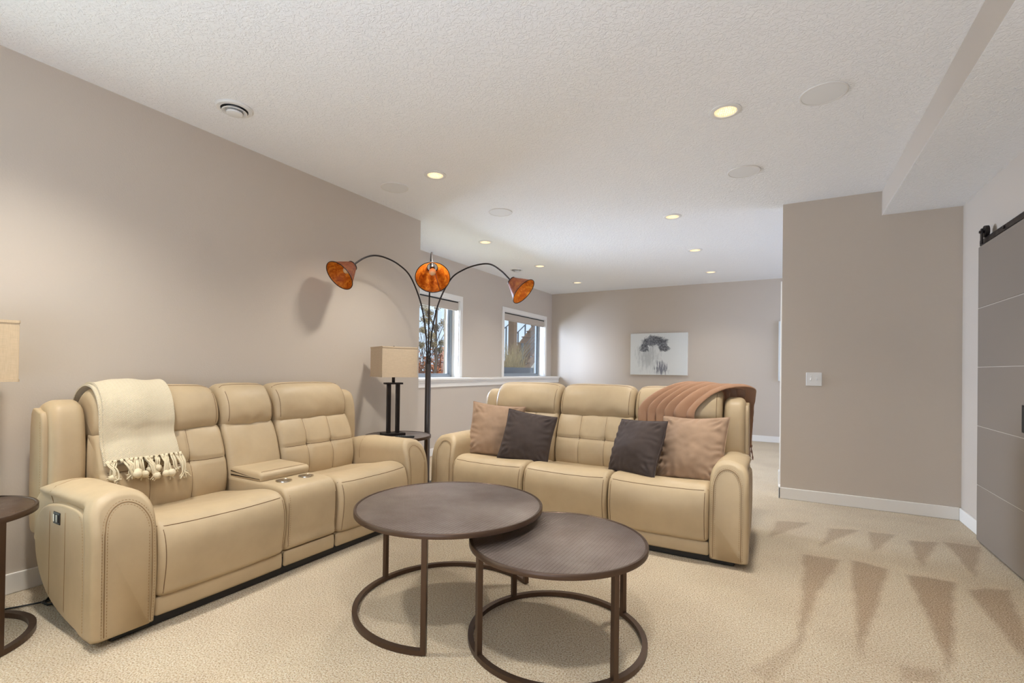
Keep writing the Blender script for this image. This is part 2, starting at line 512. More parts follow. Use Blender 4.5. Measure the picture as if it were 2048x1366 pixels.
# window wall with two openings, thick lower wall, ledge
W1, W2, WZ0, WZ1 = (4.33, 6.06), (7.42, 9.10), 1.062, 2.235
DEP = .17
def window_wall():
    lo, hi = XW-DEP, XW
    ys = [YE-.1, W1[0], W1[1], W2[0], W2[1], YB+.1]; zs_ = [-.02, WZ0, WZ1, ZC+.05]
    V = []; F = []
    def vid(x, j, k): return (0 if x else 1)*24+j*4+k
    for x in (hi, lo):
        for y in ys:
            for z in zs_: V.append((x, y, z))
    def solid(j, k): return 0 <= j < 5 and 0 <= k < 3 and not (k == 1 and j in (1, 3))
    for j in range(5):
        for k in range(3):
            if not solid(j, k): continue
            F.append((vid(1, j, k), vid(1, j+1, k), vid(1, j+1, k+1), vid(1, j, k+1)))
            F.append((vid(0, j, k+1), vid(0, j+1, k+1), vid(0, j+1, k), vid(0, j, k)))
            for dj, dk, p, q in ((-1, 0, (j, k), (j, k+1)), (1, 0, (j+1, k), (j+1, k+1)), (0, -1, (j, k), (j+1, k)), (0, 1, (j, k+1), (j+1, k+1))):
                if not solid(j+dj, k+dk): F.append((vid(1, *p), vid(1, *q), vid(0, *q), vid(0, *p)))
    bm = bmesh.new(); vs = [bm.verts.new(v) for v in V]
    for f in F: bm.faces.new([vs[i] for i in f])
    return struct(from_bm('wall_window_side', bm, WALL))
window_wall()
XLOW = XW+.17
wbox('wall_lower', (XW-.01, YE, -.02), (XLOW, YB, WZ0-.03))
lt = empty('trim_1', (0,0,0)); lt['kind'] = 'structure'
box('ledge_shelf', (XW-.005, YE, WZ0-.032), (XLOW+.042, YB-.001, WZ0), TRIM, lt, .006)
box('ledge_moulding', (XLOW-.002, YE, WZ0-.062), (XLOW+.026, YB-.001, WZ0-.03), TRIM, lt, .008, 3)
box('ledge_apron', (XLOW-.002, YE, WZ0-.125), (XLOW+.014, YB-.001, WZ0-.06), TRIM, lt, .003)

def window(n, y0, y1):
    w = empty('window_%d' % n, (XW, (y0+y1)/2, WZ0)); w['kind'] = 'structure'
    def P(name, items, mat, par=w, bev=.002):
        bm = bmesh.new()
        for lo, hi in items: bm_box(bm, (lo[0]-XW, lo[1]-(y0+y1)/2, lo[2]-WZ0), (hi[0]-XW, hi[1]-(y0+y1)/2, hi[2]-WZ0), bev)
        return from_bm(name, bm, mat, par)
    c = .075
    P('casing', [((XW-.002, y0-c, WZ0), (XW+.018, y0, WZ1+c)), ((XW-.002, y1, WZ0), (XW+.018, y1+c, WZ1+c)), ((XW-.002, y0, WZ1), (XW+.018, y1, WZ1+c))], TRIM)
    P('jamb_lining', [((XW-DEP, y0, WZ0), (XW, y0+.012, WZ1)), ((XW-DEP, y1-.012, WZ0), (XW, y1, WZ1)), ((XW-DEP, y0, WZ1-.012), (XW, y1, WZ1)), ((XW-DEP, y0, WZ0-.001), (XW, y1, WZ0+.006))], TRIM)
    xo = XW-DEP
    f = P('window_frame', [((xo-.01, y0+.01, WZ0+.005), (xo+.05, y0+.06, WZ1)), ((xo-.01, y1-.06, WZ0+.005), (xo+.05, y1-.01, WZ1)),
                       ((xo-.01, y0+.05, WZ1-.05), (xo+.05, y1-.05, WZ1-.005)), ((xo-.01, y0+.05, WZ0+.005), (xo+.05, y1-.05, WZ0+.04))], SASH)
    P('sash', [((xo, y0+.055, WZ0+.04), (xo+.03, y0+.105, WZ1-.05)), ((xo, y1-.105, WZ0+.04), (xo+.03, y1-.055, WZ1-.05)),
               ((xo, y0+.10, WZ1-.09), (xo+.03, y1-.10, WZ1-.05)), ((xo, y0+.10, WZ0+.035), (xo+.03, y1-.10, WZ0+.06))], SASH)
    P('glass_pane', [((xo+.012, y0+.1, WZ0+.055), (xo+.016, y1-.1, WZ1-.085))], GLASS, bev=0)
    return w
window(1, *W1); window(2, *W2)
def blind(y0, y1, label):
    b = empty('window_blind', (XW-.05, (y0+y1)/2, WZ1-.02), 0, label, 'window blind', 'roller blinds rolled up at the window heads')
    h = (y1-y0)/2-.016
    box('head_rail', (-.045, -h, -.012), (.045, h, .006), BLACKPL, b, .002)
    box('fascia', (.030, -h, -.118), (.047, h, -.012), BLIND, b, .004)
    lathe_h = tube('rolled_fabric', [(0, -h+.01, -.058), (0, h-.01, -.058)], .034, BLIND, b, 16)
    box('bottom_rail', (.010, -h+.006, -.132), (.030, h-.006, -.112), BLIND, b, .004)
    return b
blind(*W1, 'greige roller blind rolled up at the top of the window behind the arc floor lamp')
blind(*W2, 'greige roller blind rolled up at the top of the window nearest the far corner')

# baseboards
def base(name, lo, hi): struct(box(name, lo, hi, TRIM, None, .004))
BH = .105
base('baseboard_left', (XL, YREAR, 0), (XL+.015, YE, BH))
base('baseboard_lower', (XLOW, YE, 0), (XLOW+.015, YB, BH))
base('baseboard_back', (XLOW, YB-.015, 0), (XFAR, YB, BH))
base('baseboard_near_right', (XP-.015, YP-.015, 0), (XR-.014, YP, BH))
base('baseboard_right', (XR-.015, 4.0, 0), (XR, YP-.014, BH))
base('baseboard_return', (XP-.015, YP-.015, 0), (XP, YP+wall, BH))
ct = empty('trim_2', (0, 0, 0)); ct['kind'] = 'structure'
box('wall_end_casing', (XP-.012, YP+wall, 0), (XP+.06, YP+wall+.10, 2.1), TRIM, ct, .003)
box('plinth_block', (XP-.024, YP+wall+.4, 0), (XP+.06, YP+wall+.52, .16), TRIM, ct, .003)

# ------------------------------------------------------------------ barn door
dr = empty('door_1', (1.24, 4.705, 0)); dr['kind'] = 'structure'
zs = [.012, .41, .835, 1.26, 1.685, 2.13]
for i in range(5):
    box('door_panel', (-.018, -1.25, zs[i]+.0025), (.018, 0, zs[i+1]-.0025), DOORM, dr, .003)
box('door_core', (-.014, -1.248, .015), (.014, -.002, 2.128), plain('door_groove_cream', (196, 184, 168), .6), dr)
rl = box('track_rail', (-.004, -1.9, 2.142), (.006, .03, 2.182), BLACKMETAL, dr, .003)
for yy in (-.42, -1.2):
    s = tube('rail_spacer', [(.005, yy, 2.165), (.047, yy, 2.165)], .011, BLACKMETAL, dr, 12)
    tube('spacer_bolt', [(-.011, yy, 2.165), (-.003, yy, 2.165)], .012, BLACKMETAL, s, 6)
for yy in (-.08, -1.11):
    V, F = tube_geo([(-.010, yy, 2.222), (.012, yy, 2.222)], .042, 24)
    wv = mesh('hanger_wheel', V, F, BLACKMETAL, dr, False)
    st = box('hanger_strap', (-.026, yy-.016, 2.135), (-.018, yy+.016, 2.245), BLACKMETAL, dr, .008)
    tube('wheel_bolt', [(-.036, yy, 2.222), (-.01, yy, 2.222)], .010, BLACKMETAL, wv, 6)
pl = box('door_pull', (-.024, -.835, .868), (-.016, -.765, 1.030), BLACKMETAL, dr, .004)
box('pull_recess', (-.0255, -.823, .880), (-.0235, -.777, 1.018), BLACKPL, pl, .002)

# ------------------------------------------------------------------ ceiling fittings
def downlight(x, y, label):
    o = empty('recessed_light', (x, y, ZC), 0, label, 'ceiling light', 'recessed downlights in the ceiling')
    lathe('trim_ring', [(.092, .0), (.092, -.004), (.086, -.007), (.068, -.007), (.066, .004)], PLASTIC, o)
    lathe('lens', [(.066, .004), (.064, -.004), (.04, -.007), (.001, -.008)], LENS, o, 32)
    return o
DL = [(-.33, 3.24, 'nearest glowing downlight, between the two right-hand round speakers'),
      (-2.56, 3.19, 'glowing downlight above the arc floor lamp, beside a round speaker'),
      (-3.335, 5.183, 'glowing downlight close to the window wall, first of its row'),
      (-3.338, 6.768, 'glowing downlight close to the window wall, second of its row beside the air vent'),
      (-3.339, 8.35, 'farthest glowing downlight near the window-side back corner'),
      (-1.03, 5.20, 'glowing downlight over the back sofa, first of the right-hand far row'),
      (-1.045, 6.775, 'glowing downlight in the middle of the right-hand far row'),
      (-1.045, 8.38, 'farthest glowing downlight of the right-hand far row, near the back wall')]
for x, y, lb in DL:
    downlight(x, y, lb)
for x, y in [d[:2] for d in DL] + [(-.33, .82), (-2.56, .82), (-.33, -1.6), (-2.56, -1.6)]:  # last four: unseen spots without fittings, added to light the near room
    light('downlight_and_fill_spot', 'SPOT', (x, y, ZC-.02), DOWN_E*(.42 if y > 6 else .62 if y > 5 else 1), DOWN_C, (0, 0, 0), spot_size=rad(124), spot_blend=1.0, shadow_soft_size=.10)
def speaker(x, y, label):
    o = empty('ceiling_speaker', (x, y, ZC), 0, label, 'ceiling speaker', 'round in-ceiling speakers')
    lathe('rim', [(.122, .0), (.122, -.005), (.118, -.007), (.112, -.006), (.112, .0)], PLASTIC, o, 48)
    lathe('grille', [(.1115, .0), (.1115, -.0045), (.09, -.0055), (.001, -.006)], GRILLE, o, 48)
speaker(.186, 3.30, 'largest white round ceiling speaker, near the soffit')
speaker(-.295, 4.29, 'white round ceiling speaker over the end of the back sofa')
speaker(-3.063, 3.243, 'white round ceiling speaker beside the left wall')
speaker(-2.564, 4.265, 'faint white round ceiling speaker beyond the left wall corner')
def vent(x, y, s, label):
    o = empty('ceiling_air_vent', (x, y, ZC), rad(45), label, 'air vent', 'round white ceiling air vents')
    lathe('flange', [(.105*s, 0), (.105*s, -.006), (.098*s, -.013), (.078*s, -.014), (.076*s, -.002)], PLASTIC, o, 48)
    lathe('dark_throat', [(.0765*s, -.001), (.0765*s, -.004), (.02*s, -.003), (.001, -.003)], BLACKPL, o, 48)
    lathe('outer_cone', [(.050*s, -.006), (.062*s, -.02), (.071*s, -.024), (.067*s, -.027), (.054*s, -.022), (.046*s, -.008)], PLASTIC, o, 48)
    lathe('inner_cone', [(.010*s, -.004), (.030*s, -.022), (.046*s, -.030), (.044*s, -.040), (.030*s, -.044), (.001, -.044)], PLASTIC, o, 48)
vent(-3.025, 1.77, 1.0, 'large round white ceiling air vent near the left wall')
vent(-3.80, 6.85, 1.0, 'small-looking distant white ceiling air vent near the window wall')

# light switch
sw = empty('light_switch', (.2435, YP-.001, 1.144), 0, 'white double toggle light switch on the shaded grey-brown wall', 'light switch')
box('wall_plate', (-.063, -.006, -.063), (.063, .001, .063), PLASTIC, sw, .004)
for dx in (-.023, .023):
    b = box('toggle', (dx-.005, -.017, -.010), (dx+.005, -.005, .012), PLASTIC, sw, .002)
    for dz in (-.03, .03):
        tube('plate_screw', [(dx, -.0075, dz), (dx, -.004, dz)], .0035, PLASTIC, sw, 8)

# ------------------------------------------------------------------ wall art
def art_mat():
    t = NT('abstract_ink_canvas'); t.set(Roughness=.7)
    sx = t.node('SeparateXYZ'); t.link(t.tc.outputs['Object'], sx.inputs[0]); x, z = sx.outputs[0], sx.outputs[2]
    n1 = t.noise(6, 6, .7, dist=.8); n2 = t.noise(1, 5, .75, vec=t.mapping((26, 4, 5))); n3 = t.noise(34, 5, .8)
    def blob(cx, cz, rx, rz):
        dx = t.math('DIVIDE', t.math('SUBTRACT', x, cx), rx); dz = t.math('DIVIDE', t.math('SUBTRACT', z, cz), rz)
        return t.math('SUBTRACT', 1, t.math('SQRT', t.math('ADD', t.math('MULTIPLY', dx, dx), t.math('MULTIPLY', dz, dz))))
    tilt = t.math('MULTIPLY', x, .35)
    top = t.math('MAXIMUM', blob(-.06, .24, .34, .15), blob(-.26, .12, .13, .14))
    top = t.math('MAXIMUM', top, blob(.10, .13, .14, .14))
    a = t.math('ADD', top, t.math('MULTIPLY', t.math('SUBTRACT', n1, .5), 1.9))
    low = blob(.06, -.27, .19, .24)
    b = t.math('ADD', low, t.math('MULTIPLY', t.math('SUBTRACT', n2, .5), 2.4))
    haze = t.math('ADD', blob(-.2, -.05, .34, .42), t.math('MULTIPLY', t.math('SUBTRACT', n2, .5), 2.2))
    c = t.mix(t.math('MULTIPLY', t.ramp(haze, [(.25, (0,0,0)), (.8, (1,1,1))]), .55), lin((219, 221, 218)), lin((150, 153, 152)))
    c = t.mix(t.math('MULTIPLY', t.ramp(b, [(.35, (0,0,0)), (.75, (1,1,1))]), .85), c, lin((86, 88, 104)))
    c = t.mix(t.ramp(a, [(.25, (0,0,0)), (.45, (1,1,1))]), c, t.ramp(n3, [(.35, lin((38, 38, 44))), (.62, lin((140, 142, 146)))]))
    t.color(c); return t.m
ART = art_mat()
CANVAS = plain('canvas_edge_white', (228, 226, 220), .8)
def painting(x0, x1, z0, z1, label):
    o = empty('canvas_painting', ((x0+x1)/2, YB-.02, (z0+z1)/2), 0, label, 'painting')
    w, h = (x1-x0)/2, (z1-z0)/2
    box('stretched_canvas', (-w, -.02, -h), (w, .018, h), CANVAS, o, .003)
    mesh('painted_face', [(-w+.004, -.0212, -h+.004), (w-.004, -.0212, -h+.004), (w-.004, -.0212, h-.004), (-w+.004, -.0212, h-.004)], [(0, 1, 2, 3)], ART, o, False)
painting(-2.633, -1.563, 1.127, 1.930, 'white canvas with abstract grey and black ink strokes on the back wall')
painting(-.087, .95, 1.06, 2.08, 'canvas on the back wall mostly hidden by the near wall edge')

# ------------------------------------------------------------------ recliner sofas
ZLOW = lambda v: .038+1.0*max(0, v-.15)**2
def part(name, VF, mat, parent): return mesh(name, VF[0], VF[1], mat, parent)
SEAT_P = crom([(0, .137), (-.022, .20), (-.036, .29), (-.032, .38), (-.006, .447), (.05, .482), (.15, .484), (.33, .452), (.55, .420), (.66, .40), (.66, .30), (.4, .22), (.1, .14)], 6, True)
KICK_P = crom([(.012, .046), (.006, .062), (.004, .09), (.010, .126), (.03, .130), (.12, .130), (.12, .046), (.04, .042)], 3, True)
BACK_P = crom([(.60, .36), (.562, .42), (.548, .52), (.566, .62), (.598, .72), (.640, .80), (.68, .826), (.76, .82), (.78, .6), (.76, .36), (.68, .33)], 8, True)
HEAD_P = crom([(.690, .800), (.652, .822), (.634, .872), (.640, .94), (.668, 1.005), (.716, 1.052), (.785, 1.070), (.85, 1.055), (.905, 1.0), (.915, .9), (.89, .81), (.79, .79)], 6, True)
WING_P = crom([(.72, .42), (.700, .6), (.700, .75), (.712, .88), (.742, .965), (.800, 1.000), (.85, .998), (.91, .975), (.945, .90), (.95, .6), (.93, .4), (.82, .38)], 5, True)

def seat_unit(root, u0, u1, tuft=True, head=True, seat=True):
    w = u1-u0; c = (u0+u1)/2; ep = .004
    if seat:
        def smod(p):
            s = (p.x-c)/(w/2)
            q = max(0, min(1, (p.z-.26)/.22)); q = q*q*(3-2*q)
            dz = -.016*(1-s*s)*q*max(0, min(1, (.62-p.y)/.1))
            k = .005*nz((p.x*1.0, p.y*1.0, p.z), 5, 3)*max(0, min(1, (.6-p.y)/.1))
            return (p.x, p.y-k, p.z+dz+k)
        g = extr(SEAT_P, u0+ep, u1-ep, .034, 18, mod=smod, bulge=.006)
        so = part('seat', g, LEATHER, root)
        t = bvh(*g)
        ln = [(u0+.012+(w-.024)*k/24, 0, 0) for k in range(25)]
        seam = []
        for q in ln:
            h = t.ray_cast(Vector((q[0], -.25, .455-.010*(1-((q[0]-c)/(w/2))**2))), Vector((0, 1, 0)))
            if h[0]: seam.append(h[0])
        if len(seam) > 3: tube('seam', seam, .0021, SEAM, so, 6)
        for sx in (u0+.028, u1-.028):
            sd = drop(t, [(sx, 0, z) for z in [.15+.29*k/12 for k in range(13)]], (0, 1, 0))
            if len(sd) > 3: tube('seam', sd, .0018, SEAM, so, 5)
        kg = extr(KICK_P, u0+ep, u1-ep, .016, 6, bulge=.003)
        part('kick_panel', kg, LEATHER, root)
    # backrest
    zt = .628
    lines = (u0+w/3, u0+2*w/3)
    def bmod(p):
        if p.y > .66: return p
        wt = min(1, (.66-p.y)/.05)
        d = 0
        if tuft:
            for ul in lines:
                d += .011*math.exp(-((p.x-ul)/.011)**2)
                d += .014*math.exp(-(((p.x-ul)/.035)**2+((p.z-zt)/.035)**2))
            d += .011*math.exp(-((p.z-zt)/.010)**2)
            d -= .006*abs(math.sin(PI*3*(p.x-u0)/w))
        else:
            d += .008*math.exp(-((p.x-c)/.05)**2-((p.z-.8)/.10)**2)
        d += .005*nz((p.x, p.z*1.3, 0), 8, 5)
        return (p.x, p.y+d*wt, p.z)
    bp = BACK_P if tuft or seat else BACK_P
    g = extr(bp, u0+ep, u1-ep, .032, 48 if tuft else 16, mod=bmod, bulge=.008)
    bo = part('backrest', g, LEATHER, root)
    t = bvh(*g)
    if tuft:
        for ul in lines:
            pts = drop(t, [(ul, 0, .42+.39*k/24) for k in range(25)], (0, 1, 0), off=-.0005)
            if len(pts) > 3: tube('seam', pts, .0020, SEAM, bo, 5)
        pts = drop(t, [(u0+.03+(w-.06)*k/32, 0, zt) for k in range(33)], (0, 1, 0), off=-.0005)
        if len(pts) > 3: tube('seam', pts, .0020, SEAM, bo, 5)
    if head:
        sd = u0*13
        def hmod(p):
            s = (p.x-c)/(w/2)
            k = .010*nz((p.x, p.y, p.z), 5.5, sd)+.004*nz((p.x, p.y, p.z), 14, sd+1)
            pin = .010*max(0, abs(s)-.8)/.2
            d = .010*math.exp(-((p.z-.845)/.03)**2)*nz((p.x, 0, 0), 16, sd)
            return (p.x, p.y+(k+pin+d)*(1 if p.y < .75 else .3), p.z+k*.5-.014*max(0, abs(s)-.75)/.25)
        g = extr(HEAD_P, u0+.006, u1-.006, .045, 20, mod=hmod, bulge=.012, ne=7)
        ho = part('headrest', g, LEATHER, root)
        t = bvh(*g)
        pts = drop(t, [(u0+.03+(w-.06)*k/24, .735, 0) for k in range(25)], (0, 0, -1), 1.5, off=-.0002)
        if len(pts) > 3: tube('seam', pts, .0022, SEAM, ho, 5)
        for sx in (u0+.040, u1-.040):
            pts = drop(t, [(sx, 0, .84+.19*k/12) for k in range(13)], (0, 1, 0), off=-.0002)
            if len(pts) > 3: tube('seam', pts, .0018, SEAM, ho, 5)

def arm(root, u0, w, outer, control=False):
    """outer: -1 outer side at low u, +1 at high u"""
    prof = [(u0, .008), (u0-.004, .15), (u0-.006, .3), (u0-.004, .45)]
    for k in range(0, 17):
        a = PI-PI*k/16; prof.append((u0+w/2+(w/2+.003)*math.copysign(abs(math.cos(a))**.8, math.cos(a)), .515+.128*math.sin(a)**.85 if math.sin(a) > 0 else .515))
    prof += [(u0+w+.004, .45), (u0+w+.006, .3), (u0+w+.004, .15), (u0+w, .008)]
    P = [Vector(p) for p in prof]
    dense = []
    for i in range(len(P)):
        a, b = P[i], P[(i+1) % len(P)]
        n = max(1, int((b-a).length/.014))
        for k in range(n): dense.append(a.lerp(b, k/n))
    def amod(p):
        v, z = p.y, p.z
        f = max(0, min(1, (.30-v)/.30))
        if z > .42: v += .085*((z-.42)/.225)**2.4*f
        zl = ZLOW(p.y)
        if z < zl: z = zl
        if v > .42: z -= .075*max(0, (z-.3)/.34)*((v-.42)/.38)**2
        # the roll of the pad stands proud of the recessed outer side
        so_ = (p.x-(u0+w/2))*outer/(w/2)
        if so_ > .6:
            kv = max(0, min(1, (p.y-.085)/.02)); kz = max(0, min(1, (.585-z)/.02))
            rec = -.016+.030*kv*kz
            return (p.x-outer*rec, v-.012*f*math.sin(PI*min(1, max(0, (p.z-.03)/.5))), z)
        # gentle belly of the front
        v -= .012*f*math.sin(PI*min(1, max(0, (p.z-.03)/.5)))
        return (p.x, v, z)
    g = extr(dense, -.012, .735, .028, 44, axis='y', mod=amod)
    ao = part('armrest', g, LEATHER, root)
    t = bvh(*g)
    # piping and stitches round the front panel
    def ring(ins):
        pts = [(u0+ins, 0, .05+.40*k/10) for k in range(11)]
        for k in range(0, 21):
            a = PI-PI*k/20; pts.append((u0+w/2+(w/2-ins)*math.cos(a), 0, .475+(.140-ins)*math.sin(a)))
        pts += [(u0+w-ins, 0, .45-.40*k/10) for k in range(11)]
        return drop(t, pts, (0, 1, 0), 1.0, off=.0002)
    tube('seam', ring(.022), .0020, WELT, ao, 6)
    dashes('stitching', polyline(ring(.031), 1), STITCH, ao)
    dashes('stitching', polyline(ring(.013), 1), STITCH, ao)
    # seam across the arm, towards the back
    inn = -outer
    pts = []
    for k in range(19):
        a = PI*k/18
        h = t.ray_cast(Vector((u0+w/2+.5*math.cos(a), .50, .47+.5*math.sin(a))), Vector((-math.cos(a), 0, -math.sin(a))))
        if h[0]: pts.append(h[0])
    if len(pts) > 3: tube('seam', pts, .0016, WELT, ao, 5)
    # outer side panel
    sp = crom([(.092, .042), (.097, .30), (.108, .50), (.145, .552), (.27, .566), (.42, .556), (.55, .525), (.63, .46), (.655, .36), (.62, .24), (.52, .135), (.38, .075), (.2, .040)], 5, True)
    x0, x1 = (u0-.008, u0+.04) if outer < 0 else (u0+w-.04, u0+w+.008)
    sg = extr(sp, x0, x1, .014, 2, bulge=.002)
    so = part('side_panel', sg, LEATHER, root)
    ts = bvh(*sg); dirx = 1 if outer < 0 else -1; xs = u0-.3 if outer < 0 else u0+w+.3
    for vv, za, zb in ((.30, .06, .575), (.47, .13, .55)):
        pts = drop(ts, [(xs, vv, za+(zb-za)*k/12) for k in range(13)], (dirx, 0, 0), .2)
        if len(pts) > 3: tube('seam', pts, .0016, WELT, so, 5)
    edge = [(.102, .050), (.107, .30), (.118, .49), (.152, .540)]
    pts = drop(ts, [(xs, a, b) for a, b in [(e.x, e.y) for e in crom([Vector((a+.008, b)) for a, b in edge], 8)]], (dirx, 0, 0), .2)
    if len(pts) > 3: dashes('stitching', pts, STITCH, so)
    if control:
        xx = x0 if outer < 0 else x1
        d = -1 if outer < 0 else 1
        cp = box('control_plate', (min(xx-.003*1, xx+.004), .352, .468), (max(xx-.003, xx+.004), .424, .522), BLACKMETAL, root, .002)
        for k in range(4):
            yy = .363+.0145*k
            box('control_button', (xx-.006, yy, .478), (xx+.002, yy+.010, .512), CHROME if k % 2 else BLACKPL, cp, .001)

def wing(root, u0, u1, outer):
    g = extr(WING_P, u0, u1, .042, 8, ne=7, bulge=.006)
    wo = part('wing_cushion', g, LEATHER, root)
    prof = crom([(.760, .36), (.752, .6), (.756, .85), (.775, .935), (.81, .952), (.905, .94), (.92, .6), (.905, .36), (.83, .33)], 4, True)
    x0, x1 = (u0-.022, u0+.012) if outer < 0 else (u1-.012, u1+.022)
    sg = extr(prof, x0, x1, .010, 2)
    so = part('wing_panel', sg, LEATHER, root)
    ts = bvh(*sg)
    xs = x0-.2 if outer < 0 else x1+.2
    pts = drop(ts, [(xs, .772+.012*(k/20)**4, .40+.51*k/20) for k in range(21)], (1 if outer < 0 else -1, 0, 0), .2)
    if len(pts) > 3: dashes('stitching', pts, STITCH, so)

def console(root, u0, u1):
    c = (u0+u1)/2; ep = .005
    prof = crom([(.014, .137), (-.004, .22), (-.010, .34), (-.004, .43), (.022, .478), (.07, .496), (.2, .500), (.35, .500), (.5, .500), (.64, .499), (.67, .46), (.67, .3), (.6, .2), (.2, .137)], 6, True)
    HO = [(c-.078, .165), (c+.078, .165)]
    g = extr(prof, u0+ep, u1-ep, .02, 10)
    co = part('console', g, LEATHER, root)
    t = bvh(*g)
    for sx in (u0+.02, u1-.02):
        fr = drop(t, [(sx, 0, .16+.25*k/10) for k in range(11)], (0, 1, 0))
        tube('seam', fr, .0018, SEAM, co, 5)
    fr = drop(t, [(u0+.030, 0, .16+.30*k/16) for k in range(17)], (0, 1, 0), off=.0003)
    dashes('stitching', fr, STITCH, co)
    lp = crom([(.262, .496), (.248, .512), (.246, .535), (.262, .551), (.30, .556), (.45, .558), (.59, .556), (.605, .53), (.6, .496), (.45, .494), (.33, .494)], 4, True)
    lg = extr(lp, u0+.012, u1-.012, .020, 8)
    lo = part('console_lid', lg, LEATHER, root)
    tube('seam', drop(bvh(*lg), [(u0+.03+(u1-u0-.06)*k/12, .272, 0) for k in range(13)], (0, 0, -1), 1.5), .0018, SEAM, lo, 5)
    for (hx, hy) in HO:
        cu_ = lathe('cup_holder', [(.036, .490), (.037, .5025), (.040, .506), (.046, .506), (.047, .501), (.047, .496)], CHROME, root, 32, loc=(hx, hy, 0))
        lathe('cup_well', [(.0365, .506), (.0350, .5025), (.034, .5022), (.001, .5020)], bronze_mat('steel_well', (170, 164, 156), .25, 1), cu_, 28, loc=(hx, hy, 0))
    kg = extr(KICK_P, u0+ep, u1-ep, .016, 5); part('kick_panel', kg, LEATHER, root)

def sofa(name, loc, rz, label, aw, units, control):
    root = empty(name, loc, rz, label, 'sofa')
    u = aw
    for kind, w in units:
        if kind == 's': seat_unit(root, u, u+w)
        else:
            seat_unit(root, u, u+w, tuft=False, seat=False); console(root, u, u+w)
        u += w
    W = u+aw
    arm(root, 0, aw, -1, control); arm(root, u, aw, 1)
    wing(root, aw-.150, aw-.004, -1); wing(root, W-aw+.004, W-aw+.150, 1)
    sh = [(.80, .12), (.97, .12), (.985, .6), (.965, .82), (.92, .86), (.80, .86)]
    part('back_shell', extr(crom(sh, 4, True), aw-.03, W-aw+.03, .02, 4), LEATHER, root)
    box('base_frame', (.06, .022, .004), (W-.06, .66, .10), BLACKPL, root, .004)
    for fx in (.14, W-.20):
        for fv in (.09, .60): lathe('foot', [(.026, 0), (.028, .01), (.024, .03)], BLACKPL, root, 16, loc=(fx+.03, fv, 0))
    return root, W
SA, WA = sofa('reclining_loveseat', (-2.488, .915, 0), PI/2, 'beige leather reclining loveseat with cupholder console against the left wall', .215, [('s', .655), ('c', .37), ('s', .655)], True)
SB, WB = sofa('reclining_sofa', (-2.578, 3.25, 0), 0, 'beige leather three-seat reclining sofa with four throw pillows', .200, [('s', .66), ('s', .66), ('s', .66)], False)

# ------------------------------------------------------------------ pillows
def pillow(name, size, thick, mat, loc, yaw, tilt, roll, label, seed, ear=.05, wr=.012, piping=False, squash=0):
    root = empty(name, (0, 0, 0), 0, label, 'throw pillow', 'throw pillows on the three-seat sofa')
    M = Matrix.Translation(loc) @ Matrix.Rotation(yaw, 4, 'Z') @ Matrix.Rotation(-tilt, 4, 'X') @ Matrix.Rotation(roll, 4, 'Y')
    root.matrix_world = M
    n = 44; V = []; F = []; h = size/2
    def pt(i, j, sd):
        a = -1+2*i/n; b = -1+2*j/n
        # edges bow inward between the pointed corners
        ea = 1-ear*(1-b*b); eb = 1-ear*(1-a*a)
        x, z = a*h*ea, b*h*eb
        e = max(0, (1-a*a)*(1-b*b))
        th = thick/2*(.62*e**.38+.38*e**.9)
        rx = 1-abs(a); rz = 1-abs(b)
        wv = wr*(math.sin(b*23+nz((a, b, 0), 2.5, seed)*5)*math.exp(-rx/.20)+math.sin(a*19+nz((a, b, 1), 2.5, seed)*5)*math.exp(-rz/.18))
        wv += wr*.7*nz((a, b, sd), 1.8, seed)+wr*.3*nz((a, b, sd), 6, seed)
        for ca in (-1, 1):
            for cb in (-1, 1):
                dc = math.hypot(a-ca, b-cb); an = math.atan2(b-cb, a-ca)
                wv += wr*1.1*math.sin(an*14+seed*2+ca+2*cb)*math.exp(-((dc-.28)/.20)**2)
        y = sd*(th+wv*min(1, e*6))
        if b < -.55: z += squash*(-.55-b)*h
        y += .012*nz((a, b, 0), 1.3, seed+4)
        return Vector((x, y, z))
    idx = {}
    for sd in (-1, 1):
        for i in range(n+1):
            for j in range(n+1):
                edge = i in (0, n) or j in (0, n)
                if edge and (0, i, j) in idx: continue
                idx[(0 if edge else sd, i, j)] = len(V); V.append(pt(i, j, sd))
    def g(sd, i, j): return idx[(0, i, j)] if (i in (0, n) or j in (0, n)) else idx[(sd, i, j)]
    for sd in (-1, 1):
        for i in range(n):
            for j in range(n):
                f = (g(sd, i, j), g(sd, i+1, j), g(sd, i+1, j+1), g(sd, i, j+1)); F.append(f if sd < 0 else tuple(reversed(f)))
    mesh('cover', V, F, mat, root)
    rim = [pt(i, 0, -1) for i in range(n)]+[pt(n, j, -1) for j in range(n)]+[pt(i, n, -1) for i in range(n, 0, -1)]+[pt(0, j, -1) for j in range(n, 0, -1)]
    tube('edge_seam', rim, .0042 if piping else .0028, mat, root, 6, True)
    return root
pillow('throw_pillow', .48, .20, VELVET_TAUPE, (-2.215, 3.65, .660), rad(22), rad(20), rad(5), 'taupe velvet throw pillow at the left end, half behind a dark pillow', 1, .07, .010)
pillow('throw_pillow', .42, .20, VELVET_DARK, (-1.835, 3.53, .640), rad(14), rad(20), rad(8), 'dark charcoal velvet throw pillow leaning on the left taupe pillow', 2, .045, .008, True)
pillow('throw_pillow', .42, .21, VELVET_DARK, (-.925, 3.50, .645), rad(-26), rad(24), rad(-3), 'dark charcoal velvet throw pillow at the right, its seamed edge turned outwards', 3, .04, .008, True)
pillow('throw_pillow', .48, .21, VELVET_TAUPE, (-.565, 3.61, .655), rad(-12), rad(24), rad(-3), 'shiny taupe velvet throw pillow wedged by the right armrest', 4, .07, .011)

